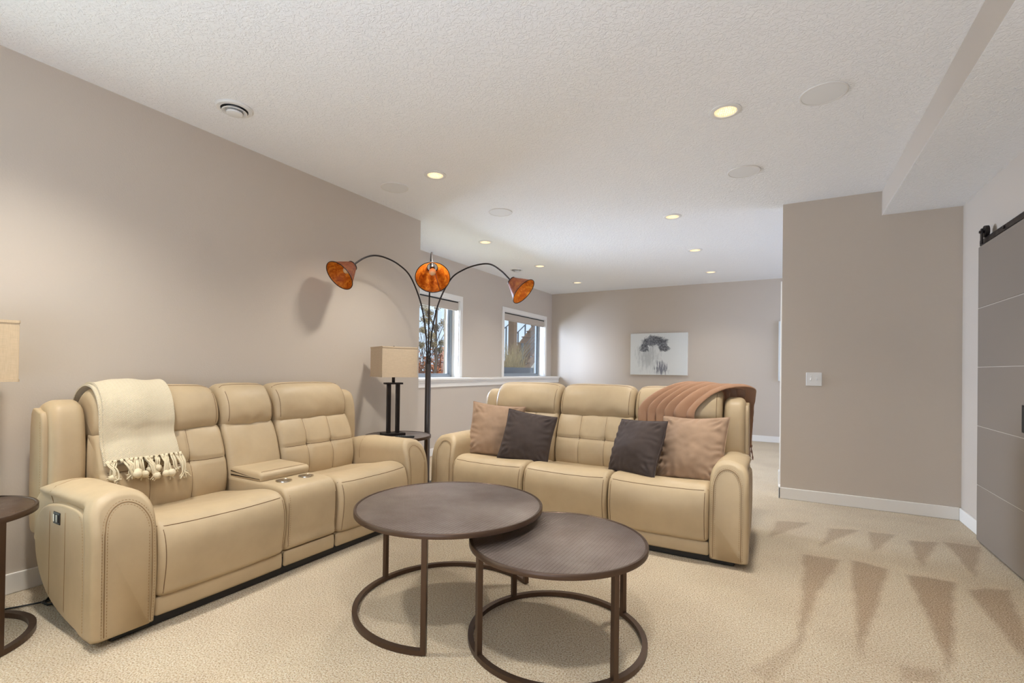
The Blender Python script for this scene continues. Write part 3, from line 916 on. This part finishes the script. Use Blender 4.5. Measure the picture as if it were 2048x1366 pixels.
# ------------------------------------------------------------------ throws
def body_tree(root, names):
    V, F = [], []
    for o in root.children:
        if o.name.split('.')[0] in names:
            b = len(V); V += [tuple(v.co) for v in o.data.vertices]; F += [tuple(b+i for i in p.vertices) for p in o.data.polygons]
    return BVHTree.FromPolygons(V, F)
def sheet(name, path, half, mat, parent, fold, nu=30, nv=80, thick=.012, tree=None, clear=.006, wide=None):
    """cloth strip: path = (v,z) polyline, across u; fold(s,t) -> (du, outward)"""
    P = crom([Vector(p) for p in path], 10); acc = [0]
    for i in range(1, len(P)): acc.append(acc[-1]+(P[i]-P[i-1]).length)
    def at(s):
        s *= acc[-1]
        for i in range(1, len(P)):
            if s <= acc[i]+1e-9:
                k = (s-acc[i-1])/max(1e-9, acc[i]-acc[i-1]); t = (P[i]-P[i-1]).normalized(); return P[i-1].lerp(P[i], k), t
        return P[-1], (P[-1]-P[-2]).normalized()
    V = []; F = []; UV = []
    ring = []
    for j in range(nv+1):
        t = j/nv; p, tg = at(t); nn = Vector((tg.y, -tg.x))*NSGN
        row = []
        for i in range(nu+1):
            s = -1+2*i/nu
            du, dn = fold(s, t)
            n3 = Vector((0, nn.x, nn.y)); hw = half*(wide(t) if wide else 1)
            q = Vector((du+hw*s, p.x, p.y)); base_d = 0
            if tree:
                h = tree.ray_cast(q+n3*.25, -n3, .5)
                if h[0] is not None: base_d = max(0, (h[0]-q).dot(n3)+thick+clear)
            row.append([q, n3, base_d, dn])
        ring.append(row)
    # even the clearance out so the cloth bridges dips, then add the folds
    for _ in range(10):
        B = [[c[2] for c in r] for r in ring]
        for j in range(nv+1):
            for i in range(nu+1):
                nb = [B[jj][ii] for jj, ii in ((j-1, i), (j+1, i), (j, i-1), (j, i+1)) if 0 <= jj <= nv and 0 <= ii <= nu]
                ring[j][i][2] = max(B[j][i], sum(nb)/len(nb)-.0004)
    ring = [[(c[0]+c[1]*(c[2]+c[3]), c[1]) for c in r] for r in ring]
    for lay in (0, 1):
        for j in range(nv+1):
            for i in range(nu+1):
                q, nn = ring[j][i]; V.append(q-nn*(thick*lay)); UV.append((i/nu*half*2, j/nv*acc[-1]))
    A = (nu+1)*(nv+1)
    def ix(l, i, j): return l*A+j*(nu+1)+i
    for j in range(nv):
        for i in range(nu):
            F.append((ix(0, i, j), ix(0, i+1, j), ix(0, i+1, j+1), ix(0, i, j+1))); F.append((ix(1, i, j+1), ix(1, i+1, j+1), ix(1, i+1, j), ix(1, i, j)))
    for j in range(nv):
        F.append((ix(0, 0, j+1), ix(1, 0, j+1), ix(1, 0, j), ix(0, 0, j))); F.append((ix(0, nu, j), ix(1, nu, j), ix(1, nu, j+1), ix(0, nu, j+1)))
    for i in range(nu):
        F.append((ix(0, i, 0), ix(1, i, 0), ix(1, i+1, 0), ix(0, i+1, 0))); F.append((ix(0, i+1, nv), ix(1, i+1, nv), ix(1, i, nv), ix(0, i, nv)))
    o = mesh(name, V, F, mat, parent, True, UV)
    try: o.data.set_sharp_from_angle(angle=rad(60))
    except Exception: pass
    return o, ring
NSGN = 1
# cream throw on the loveseat's first back (local sofa coordinates, empty shares the loveseat's frame)
ct_ = empty('throw_blanket', SA.location, PI/2, 'cream herringbone throw with pompom fringe over the loveseat back', 'blanket')
path = [(.985, .70), (.975, .92), (.935, 1.03), (.86, 1.078), (.785, 1.088), (.71, 1.068), (.650, 1.01), (.622, .94), (.612, .86), (.600, .78), (.580, .735), (.565, .690)]
def cfold(s, t): return (.392+.022*t+.010*math.sin(t*5)+.010*s*t, .013+.006*nz((s, t*3, 0), 2.2, 9)+.004*math.sin(s*5+t*3)*t)
TA = body_tree(SA, ('headrest', 'backrest', 'back_shell'))
NSGN = 1
o1, ring1 = sheet('upper_layer', path, .158, CREAM, ct_, cfold, tree=TA)
path2 = path[:-1] + [(.556, .672)]
def cfold2(s, t): return (.368+.030*t+.010*math.sin(t*5), 0*.004*nz((s, t*3, 2), 2.2, 9))
o2, ring2 = sheet('under_layer', path2, .160, CREAM, ct_, cfold2, tree=TA, thick=.009, clear=.002)
rnd = random.Random(5)
bottom = ring1[-1]
for k in range(17):
    i = int(k/16*(len(bottom)-1)); q = bottom[i][0].copy()
    L = rnd.uniform(.07, .125); dx = rnd.uniform(-.03, .045)
    e = Vector((q.x+dx, q.y-rnd.uniform(.0, .05)-.012, q.z-L))
    mid = q.lerp(e, .5)+Vector((rnd.uniform(-.012, .012), -.014, .008))
    V, F = [], []
    for st in range(7):
        j = Vector((rnd.uniform(-.010, .010), rnd.uniform(-.008, .006), rnd.uniform(-.003, .003)))
        e2 = e+Vector((rnd.uniform(-.024, .024), rnd.uniform(-.014, .010), rnd.uniform(-.022, .016)))
        tube_geo(crom([q+j*.4, q.lerp(mid, .5)+j, mid+j, e.lerp(mid, .3)+j, e2], 4), .0034, 5, False, V, F)
    tb = mesh('tassel', V, F, YARN, ct_)
    tube_geo_k = tube('tassel_knot', [q+Vector((0, -.004, .002)), q.lerp(mid, .35)], .0075, YARN, tb, 8)
    if k in (2, 4, 6, 7, 9, 10, 11, 12, 13):
        bm = bmesh.new(); bmesh.ops.create_icosphere(bm, subdivisions=3, radius=rnd.uniform(.0165, .021))
        cpos = e+Vector((rnd.uniform(-.006, .006), -.012, rnd.uniform(0, .02)))
        for v in bm.verts: v.co = v.co*(1+.06*noise.noise(v.co*160+cpos*9))+cpos
        from_bm('pompom', bm, YARN, tb, True)

# tan throw over the sofa's right headrest, falling behind it
tt = empty('throw_blanket', SB.location, 0, 'tan knitted throw draped over the right end of the three-seat sofa back', 'blanket')
tpath = [(.600, .70), (.612, .80), (.622, .92), (.655, 1.01), (.715, 1.062), (.785, 1.078), (.86, 1.070), (.94, 1.03), (.995, .94), (1.008, .82), (1.012, .72), (1.014, .625)]
def tfold(s, t):
    k = max(0, min(1, (t-.16)/.42))
    sh = 1.80+.42*k**1.3*(3-2*k) if k < 1 else 2.22
    sh = 1.80+.445*(k*k*(3-2*k))
    f = abs(math.sin(8.2*s+2.6*t+.9*math.sin(2.6*s+1.0)+.5*nz((s, t*2, 5), 1.5, 2)))**.75
    amp = .030*(1-.45*max(0, (t-.6)/.4))
    return (sh-.022*f, .003+amp*f+.004*nz((s*2, t*4, 0), 2, 3))
NSGN = -1
TB = body_tree(SB, ('headrest', 'backrest', 'back_shell', 'wing_cushion'))
o3, ring3 = sheet('blanket_cloth', tpath, .215, TAN, tt, tfold, nu=72, nv=90, thick=.007, tree=TB, clear=.004, wide=lambda t: 1-.38*max(0, min(1, (t-.25)/.45)))
bottom = ring3[-1]; rnd = random.Random(8)
for k in range(18):
    i = int(k/17*(len(bottom)-1)); q = bottom[i][0].copy()
    pts = [q, q+Vector((rnd.uniform(-.006, .006), .004, -.04)), q+Vector((rnd.uniform(-.010, .010), .002, -.085)), q+Vector((rnd.uniform(-.012, .012), 0, -.115-rnd.uniform(0, .02)))]
    tube('tassel', crom(pts, 3), lambda s: .0045+.002*math.sin(s*18), TANYARN, tt, 6)

# ------------------------------------------------------------------ coffee tables
def ring_pts(r, a0, a1, n): return [(r*math.cos(a0+(a1-a0)*k/n), r*math.sin(a0+(a1-a0)*k/n)) for k in range(n+1)]
def bar_ring(name, r, a0, a1, z0, z1, w, mat, parent, n=72):
    closed = abs(a1-a0) > 2*PI-1e-3
    V = []; F = []; m = n if closed else n+1
    for k in range(m):
        a = a0+(a1-a0)*k/n
        for rr, zz in ((r-w, z0), (r, z0), (r, z1), (r-w, z1)): V.append((rr*math.cos(a), rr*math.sin(a), zz))
    for k in range(n):
        b = ((k+1) % m)*4; a = k*4
        for q in range(4): F.append((a+q, b+q, b+(q+1) % 4, a+(q+1) % 4))
    if not closed: F.append((3, 2, 1, 0)); F.append(tuple(n*4+q for q in range(4)))
    return mesh(name, V, F, mat, parent, False)
def round_table(name, loc, R, H, legs, ring, label, cat, group=None, bar=.024, rimh=.023, topmat=None, base_r=None):
    root = empty(name, loc, 0, label, cat, group)
    lathe('tabletop', [(R-.012, H-rimh+.006), (R-.012, H-.004), (R-.016, H-.0025), (.002, H-.0025)], topmat or WOVEN, root, 96)
    lathe('rim', [(R-.011, H-rimh), (R, H-rimh), (R+.0005, H-rimh+.003), (R+.0005, H-.003), (R-.002, H), (R-.009, H), (R-.011, H-.003)], BRONZE, root, 96)
    br = base_r or R
    bar_ring('base_ring', br, ring[0], ring[1], .002, .002+bar*.9, bar, BRONZE, root)
    for a in legs:
        cx, cy = (br-bar/2)*math.cos(a), (br-bar/2)*math.sin(a)
        bm = bmesh.new(); bm_box(bm, (-bar/2, -bar/2, .004), (bar/2, bar/2, H-rimh+.001), .0015, 1)
        bm.transform(Matrix.Translation((cx, cy, 0)) @ Matrix.Rotation(a, 4, 'Z'))
        from_bm('leg', bm, BRONZE, root)
    return root
round_table('coffee_table', (-1.488, 2.013, 0), .473, .510, [rad(-66.4), rad(177), rad(58.8)], (rad(58.8), rad(293.6)),
            'larger taller round bronze coffee table with woven top and open base ring', 'coffee table', 'nesting coffee tables')
round_table('coffee_table', (-.886, 2.012, 0), .398, .443, [rad(-122), rad(-31), rad(57), rad(149)], (0, 2*PI),
            'smaller lower round bronze coffee table tucked under the larger one', 'coffee table', 'nesting coffee tables')

# ------------------------------------------------------------------ side tables
TOPDARK = bronze_mat('bronze_side_top', (112, 92, 80), .30, .8)
round_table('side_table', (-3.15, 3.43, 0), .305, .57, [rad(15), rad(-165), rad(-100), rad(100)], (0, 2*PI),
            'round dark metal side table between the sofas holding a lamp', 'side table', 'round metal side tables', .022, .026, WOVEN)
round_table('side_table', (-3.04, .575, 0), .305, .57, [rad(25), rad(145), rad(265)], (rad(-130), rad(150)),
            'round dark metal side table at the left edge beside the loveseat', 'side table', 'round metal side tables', .026, .026, TOPDARK)

# remote control on the far side table
rm = empty('remote_control', (-2.985, 3.34, .5695), rad(40), 'slim black remote control beside the table lamp base', 'remote control')
box('body', (-.085, -.020, 0), (.085, .020, .014), BLACKPL, rm, .004)
for k in range(6):
    for j in (-1, 1): box('button', (-.06+k*.018, j*.008-.003, .0135), (-.052+k*.018, j*.008+.003, .0155), SASH, rm)

# ------------------------------------------------------------------ table lamps
def table_lamp(loc, rz, label, mat, lit, sw_=.165):
    root = empty('table_lamp', loc, rz, label, 'table lamp', 'square-shaded table lamps')
    box('lamp_base', (-.070, -.100, 0), (.070, .100, .026), BLACKMETAL, root, .003)
    for s in (-1, 1): box('post', (-.017, s*.043-.017, .026), (.017, s*.043+.017, .475), BLACKMETAL, root, .002)
    box('cross_plate', (-.030, -.085, .475), (.030, .085, .492), BLACKMETAL, root, .002)
    tube('lamp_neck', [(0, 0, .49), (0, 0, .56)], .014, BLACKMETAL, root, 16)
    s, z0, z1, th = sw_, .545, .820, .003
    bm = bmesh.new()
    for a in range(4):
        b = bmesh.ops.create_cube(bm, size=1)
        for v in b['verts']: v.co = Vector((v.co.x*2*s, s+v.co.y*th, z0+(v.co.z+.5)*(z1-z0)))
        bmesh.ops.rotate(bm, verts=b['verts'], cent=(0, 0, 0), matrix=Matrix.Rotation(a*PI/2, 3, 'Z'))
    so = from_bm('lamp_shade', bm, mat, root)
    bars = []
    for zz in (z0, z1-.012):
        for a in range(4):
            pass
    for zz in (z0-.001, z1-.011):
        b2 = bmesh.new()
        for a in range(4):
            b = bmesh.ops.create_cube(b2, size=1)
            for v in b['verts']: v.co = Vector((v.co.x*(2*s+.008), s+.001+v.co.y*.006, zz+(v.co.z+.5)*.012))
            bmesh.ops.rotate(b2, verts=b['verts'], cent=(0, 0, 0), matrix=Matrix.Rotation(a*PI/2, 3, 'Z'))
        from_bm('shade_trim', b2, mat, so)
    tube('harp', crom([(0, 0, .55), (.03, 0, .62), (.04, 0, .72), (0, 0, .815), (-.04, 0, .72), (-.03, 0, .62), (0, 0, .55)], 6), .0025, BLACKMETAL, root, 6)
    boxes('shade_spider', [((-s, -.002, z1-.010), (s, .002, z1-.006)), ((-.002, -s, z1-.010), (.002, s, z1-.006))], BLACKMETAL, root)
    lathe('finial', [(.006, z1-.006), (.010, z1), (.006, z1+.012), (.001, z1+.014)], BLACKMETAL, root, 16)
    bm = bmesh.new(); bmesh.ops.create_uvsphere(bm, u_segments=20, v_segments=12, radius=.032)
    bmesh.ops.translate(bm, verts=bm.verts, vec=(0, 0, .66))
    from_bm('bulb', bm, emit_mat('warm_bulb_glow', (1, .78, .48), 8) if lit else PLASTIC, root, True)
    if lit:
        l = light('bulb_light', 'POINT', (0, 0, .66), 6, (1.0, .72, .42), shadow_soft_size=.034); l.parent = root
    return root
table_lamp((-3.175, 3.385, .5695), rad(-27), 'unlit table lamp with square linen shade on two dark posts between the sofas', LINEN, False)
table_lamp((-3.19, .690, .5695), rad(-12), 'lit table lamp with linen shade cut off by the left edge', LINEN_LIT, True, .150)

# ------------------------------------------------------------------ three-arm arc floor lamp
POLEM = bronze_mat('gunmetal_pole', (84, 78, 75), .34, .8)
FL = Vector((-3.181, 3.893, 0))
fl = empty('arc_floor_lamp', FL, 0, 'three-arm dark arc floor lamp with amber mica cone shades behind the side table', 'floor lamp')
lathe('lamp_base', [(.125, 0), (.125, .014), (.118, .02), (.03, .026), (.029, .03)], BLACKMETAL, fl, 48)
lathe('pole', [(.029, .02), (.029, 1.236), (.027, 1.242), (.004, 1.242)], POLEM, fl, 32)
def arc_arm(az, base_off, end_r, end_z, apex_z):
    d = Vector((math.cos(az), math.sin(az), 0)); b = Vector(base_off)
    k = end_r/.925
    prof = [(0, 1.15), (0, 1.24), (.004, 1.42), (.040*k, 1.66), (.115*k, 1.89), (.25*k, 2.10), (.40*k, apex_z-.035), (.56*k, apex_z), (.70*k, apex_z-.005), (.82*k, (apex_z+end_z)/2+.012), (end_r, end_z)]
    pts = crom([b*max(0, 1-max(0, i-2)*.14)+d*r+Vector((0, 0, z)) for i, (r, z) in enumerate(prof)], 8)
    a = tube('arm', pts, .0075, BLACKMETAL, fl, 10)
    e = pts[-1]
    axis = (d*math.cos(rad(40))-Vector((0, 0, math.sin(rad(40))))).normalized()
    w1 = axis.orthogonal().normalized(); w2 = axis.cross(w1)
    def cone(name, prof, mat, par, n=48):
        V = []; F = []
        for (r, s) in prof:
            for q in range(n):
                t = 2*PI*q/n; V.append(e+axis*s+w1*(r*math.cos(t))+w2*(r*math.sin(t)))
        for i in range(len(prof)-1):
            for q in range(n): F.append((i*n+q, i*n+(q+1) % n, (i+1)*n+(q+1) % n, (i+1)*n+q))
        return mesh(name, V, F, mat, par)
    sh = cone('lamp_shade', [(.042, .012), (.134, .178)], MICA, fl)
    cone('shade_rim', [(.1325, .176), (.1375, .176), (.1375, .181), (.1325, .181), (.1325, .176)], BLACKMETAL, sh)
    cone('shade_collar', [(.040, .008), (.046, .008), (.046, .016), (.040, .016), (.040, .008)], BLACKMETAL, sh)
    # seam strip inside the cone
    V = []
    for s, r in ((.015, .041), (.176, .131)):
        for dt in (-.05, .05):
            t = 2.2+dt*(.09/r)*.6; V.append(e+axis*s+w1*(r*math.cos(t))+w2*(r*math.sin(t)))
    mesh('shade_seam', V, [(0, 1, 3, 2)], plain('dark_red_mica_strip', (92, 22, 10), .5), sh)
    so = cone('socket', [(.001, -.004), (.017, -.004), (.020, .01), (.020, .055), (.016, .06), (.001, .06)], BLACKMETAL, fl, 20)
    bm = bmesh.new(); bmesh.ops.create_uvsphere(bm, u_segments=20, v_segments=12, radius=.029)
    for v in bm.verts: v.co = v.co+e+axis*.088
    from_bm('bulb', bm, plain('unlit_bulb_frost', (214, 190, 150), .3), so, True)
    return e
arc_arm(rad(-96), (-.006, -.017, 0), .922, 2.089, 2.222)
arc_arm(rad(-49.5), (.0, .0, 0), 1.034, 2.029, 2.208)
arc_arm(rad(4.3), (.017, .006, 0), .923, 2.041, 2.216)

# cable behind the loveseat, coiled by the left side table
cab = []
for k in range(0, 60):
    t = k/59; a = 2*PI*2.4*t
    cab.append((-3.19+.045*math.cos(a)+.03*t, 1.00-.10*t*0+.05*math.sin(a)*(1-.3*t), .008+.010*(k % 7)/7))
cab = crom([(-3.05, 1.16, .008), (-3.12, 1.10, .008), (-3.17, 1.06, .012)], 6)+[Vector(p) for p in cab]+crom([(-3.20, .98, .010), (-3.24, .90, .008), (-3.30, .80, .006)], 6)
tag(tube('power_cable', cab, .0045, BLACKPL, None, 6), 'thin black power cable coiled on the carpet behind the left side table', 'cable')
c2 = crom([(-2.93, 4.02, .006), (-2.86, 4.0, .03), (-2.80, 3.97, .05), (-2.76, 4.03, .03), (-2.72, 4.10, .006), (-2.80, 4.2, .006), (-3.0, 4.08, .006), (-3.1, 4.0, .008)], 8)
tag(tube('lamp_cable', c2, .0045, BLACKPL, None, 6), 'black cable looping on the floor between floor lamp and sofa arm', 'cable')

# ------------------------------------------------------------------ garden seen through the windows
GRASSM = plain('dry_lawn', (150, 140, 104), .95, vary=3)
WOOD = plain('weathered_deck_wood', (118, 92, 66), .8, bump=(30, .4, .004), vary=9)
CHAR = plain('charcoal_planter', (70, 76, 84), .6)
STRAW = plain('straw_grass', (160, 142, 96), .9)
BARK = plain('bark', (92, 78, 66), .9, bump=(40, .6, .01))
NEEDLE = plain('brown_green_needles', (146, 132, 102), .9, vary=14)
RUST = plain('rusty_autumn_foliage', (196, 120, 72), .9, vary=10)
STEEL = plain('painted_steel_rail', (74, 84, 92), .5)
GZ = .75
struct(box('ground_outside', (-40, -10, GZ-.3), (XW-DEP-.02, 60, GZ), GRASSM))
def cam_at(px, py, X):
    d = cf+cr*((px-1024)/CAM_F)-cu*((py-CAM_CY)/CAM_F); k = X/d.x
    return Vector((X, d.y*k, CAM_H+d.z*k))
# deck post
p = cam_at(1025, 700, -7.2)
dp = empty('deck_post', (p.x, p.y, GZ), 0, 'thick brown wooden deck post outside the far window', 'post')
box('timber', (-.10, -.10, 0), (.10, .10, 3.4), WOOD, dp, .008); box('post_base', (-.12, -.12, 0), (.12, .12, .08), STEEL, dp, .004); box('post_cap', (-.13, -.13, 3.4), (.13, .13, 3.46), WOOD, dp, .006)
# stair rising to the right
st = empty('garden_stairs', (-8.2, 0, 0), 0, 'wooden garden staircase with cable railing outside the far window', 'stairs')
a = cam_at(1022, 742, -8.2); b = cam_at(1076, 672, -8.2)
dy, dz = (b.y-a.y), (b.z-a.z)
def strg(xo):
    V = []
    for (yy, zz) in ((a.y-.3, a.z-.55), (a.y-.3, a.z-.25), (b.y+1.2, b.z+1.2*dz/dy+.05), (b.y+1.2, b.z+1.2*dz/dy-.30)):
        V += [(xo, yy, zz), (xo+.05, yy, zz)]
    F = [(0, 2, 4, 6), (1, 7, 5, 3), (0, 1, 3, 2), (2, 3, 5, 4), (4, 5, 7, 6), (6, 7, 1, 0)]
    return mesh('stringer', V, F, WOOD, st, False)
strg(.35); strg(-.60)
n = 9
for k in range(n):
    f = k/(n-1); yy = a.y+(b.y+1.0-a.y)*f; zz = a.z+(yy-a.y)*dz/dy+.06
    sgo = (b.y+1.0-a.y)/(n-1)
    box('tread', (-.62, yy-.03, zz-.02), (.42, yy+sgo+.02, zz+.02), WOOD, st, .004)
    box('riser', (-.58, yy-.012, zz-sgo*dz/dy), (.36, yy+.012, zz-.02), WOOD, st)
for k in range(4):
    V, F = tube_geo([(.42, a.y-.2, a.z+.25+k*.13), (.42, b.y+1.0, b.z+1.0*dz/dy+.25+k*.13)], .008, 6); mesh('cable_line', V, F, STEEL, st)
for f in (0, .5, 1):
    yy = a.y+(b.y+.9-a.y)*f; zz = a.z+(yy-a.y)*dz/dy
    box('baluster_post', (.40, yy-.03, zz), (.46, yy+.03, zz+.95), STEEL, st)
# upper rail
def rail(p0, p1, xo, label):
    r = empty('handrail', (0, 0, 0), 0, label, 'handrail', 'dark handrails of the deck stairs')
    A, B = cam_at(*p0, xo), cam_at(*p1, xo)
    tube('top_rail', [A, B], .022, STEEL, r, 8)
    for f in (.1, .6): 
        q = A.lerp(B, f+.05); box('rail_post', (q.x-.02, q.y-.02, GZ-.01), (q.x+.02, q.y+.02, q.z), STEEL, r)
rail((1000, 664), (1019, 648), -9.0, 'dark sloping handrail left of the wooden deck post')
rail((1032, 668), (1060, 640), -9.0, 'dark sloping handrail right of the wooden deck post')
# planter with dry grass
pc = cam_at(1030, 742, -6.0)
pb = empty('planter_box', (-6.0, pc.y, GZ), 0, 'long charcoal planter box under the far window view', 'planter')
zt_ = cam_at(1030, 735, -6.0).z-GZ
boxes('planter_walls', [((-.22, -1.1, 0), (-.19, .62, zt_)), ((.19, -1.1, 0), (.22, .62, zt_)), ((-.22, -1.1, 0), (.22, -1.07, zt_)), ((-.22, .59, 0), (.22, .62, zt_))], CHAR, pb)
box('potting_soil', (-.19, -1.07, .0), (.19, .59, zt_-.04), BARK, pb)
V, F = [], []; rnd = random.Random(3)
for k in range(300):
    bx, by = rnd.uniform(-.15, .15), rnd.uniform(-.55, .35); L = rnd.uniform(.22, .72); an = rnd.uniform(0, 2*PI); ln_ = rnd.uniform(.05, .34)
    q = Vector((bx, by, zt_-.05)); d = Vector((math.cos(an), math.sin(an), 0))
    tube_geo([q, q+d*ln_*.3+Vector((0, 0, L*.55)), q+d*ln_+Vector((0, 0, L))], lambda s: .004*(1-s*.7), 3, False, V, F, False)
og = empty('ornamental_grass', (-6.0, pc.y, GZ), 0, 'tall straw-coloured ornamental grass growing in the charcoal planter', 'grass')
gb = mesh('grass_blades', V, F, STRAW, og); gb['kind'] = 'stuff'
# slatted fence low at right
f0 = cam_at(1058, 745, -12)
fe = empty('picket_fence', (-12, f0.y, GZ), 0, 'pale slatted garden fence low at the far window right edge', 'fence')
for k in range(16): box('picket', (-.015, -.4+k*.16, 0), (.015, -.29+k*.16, .85), plain('pale_fence', (190, 188, 180), .8) if k == 0 else D.materials['pale_fence'], fe)
boxes('fence_rail', [((-.04, -.5, .15), (-.015, 2.3, .22)), ((-.04, -.5, .62), (-.015, 2.3, .69))], D.materials['pale_fence'], fe)
# pine-like tree outside the first window
tc_ = cam_at(866, 745, -7.5)
tr = empty('garden_tree', (tc_.x, tc_.y, GZ), 0, 'tree with clumpy brown-green needle tufts outside the window behind the floor lamp', 'tree')
trunk = crom([(0, 0, 0), (.05, .05, .6), (-.02, .12, 1.3), (.05, .05, 2.2), (0, .1, 3.2)], 6)
tube('trunk', trunk, lambda s: .045*(1-.75*s), BARK, tr, 10)
tufts = [(846, 607, .22), (852, 640, .24), (869, 606, .2), (876, 612, .19), (889, 647, .24), (872, 655, .22), (858, 626, .20), (862, 672, .2), (884, 686, .16), (846, 660, .16), (880, 700, .14), (843, 690, .15), (866, 688, .16), (850, 615, .16), (893, 660, .15)]
for (px, py, r) in tufts:
    q = cam_at(px, py, -7.5+rnd.uniform(-.3, .3))-Vector((tc_.x, tc_.y, GZ))
    tube('branch', crom([trunk[min(len(trunk)-1, max(2, int(q.z/3.2*len(trunk))-2))], Vector((q.x*.5, q.y*.5+.05, q.z-.25)), q], 5), .010, BARK, tr, 5)
    V, F = [], []
    for k in range(340):
        d = Vector((rnd.gauss(0, 1), rnd.gauss(0, 1), rnd.gauss(0, .8))).normalized(); c_ = q+d*r*.62*rnd.uniform(.1, 1)
        t_ = Vector((rnd.gauss(0, 1), rnd.gauss(0, 1), rnd.gauss(0, 1))).normalized(); s_ = t_.orthogonal().normalized()*rnd.uniform(.006, .014); t_ *= rnd.uniform(.014, .034)
        i = len(V); V += [c_-t_, c_+s_, c_+t_, c_-s_]; F.append((i, i+1, i+2, i+3))
    o = mesh('needle_tuft', V, F, NEEDLE, tr, False); o['kind'] = 'stuff'
# bare twigs and rusty shrub
sb = empty('bare_shrub', (tc_.x-.6, tc_.y+.45, GZ), 0, 'leafless twiggy shrub low outside the window behind the floor lamp', 'shrub')
V, F = [], []
for k in range(60):
    q = Vector((rnd.uniform(-.2, .2), rnd.uniform(-.5, .5), 0)); d = Vector((rnd.uniform(-.4, .4), rnd.uniform(-.8, .8), rnd.uniform(.8, 1.5)))
    tube_geo([q, q+d*.5+Vector((rnd.uniform(-.08, .08), rnd.uniform(-.08, .08), 0)), q+d], .006, 4, False, V, F, False)
o = mesh('twigs', V, F, BARK, sb, False); o['kind'] = 'stuff'
rs = empty('autumn_bush', (-13, cam_at(880, 740, -13).y, GZ), 0, 'rust-coloured autumn bush far outside the window behind the floor lamp', 'shrub')
V, F = [], []
for k in range(1500):
    c_ = Vector((rnd.gauss(0, .4), rnd.uniform(-2.4, .4), abs(rnd.gauss(0, .36)))); 
    if rnd.random() < .35: c_ = Vector((rnd.gauss(0, .2), rnd.gauss(.35, .22), rnd.uniform(.2, 1.35)))
    t_ = Vector((rnd.gauss(0, 1), rnd.gauss(0, 1), rnd.gauss(0, 1))).normalized(); s_ = t_.orthogonal().normalized()*.05; t_ *= .07
    i = len(V); V += [c_-t_, c_+s_, c_+t_, c_-s_]; F.append((i, i+1, i+2, i+3))
o = mesh('bush_leaves', V, F, RUST, rs, False); o['kind'] = 'stuff'
tube('bush_stem', [(0, .3, 0), (0, .35, .8)], .03, BARK, rs)
# pale porch column at the right of the first window
pc2 = cam_at(896, 700, -7.0)
pp = empty('porch_column', (pc2.x, pc2.y, GZ), 0, 'pale square porch column outside the window behind the floor lamp', 'column')
box('shaft', (-.075, -.075, 0), (.075, .075, 3.0), plain('pale_column_paint', (186, 170, 148), .7), pp, .006); box('column_foot', (-.09, -.09, 0), (.09, .09, .14), TRIM, pp, .006); box('column_head', (-.09, -.09, 3.0), (.09, .09, 3.1), TRIM, pp, .006)
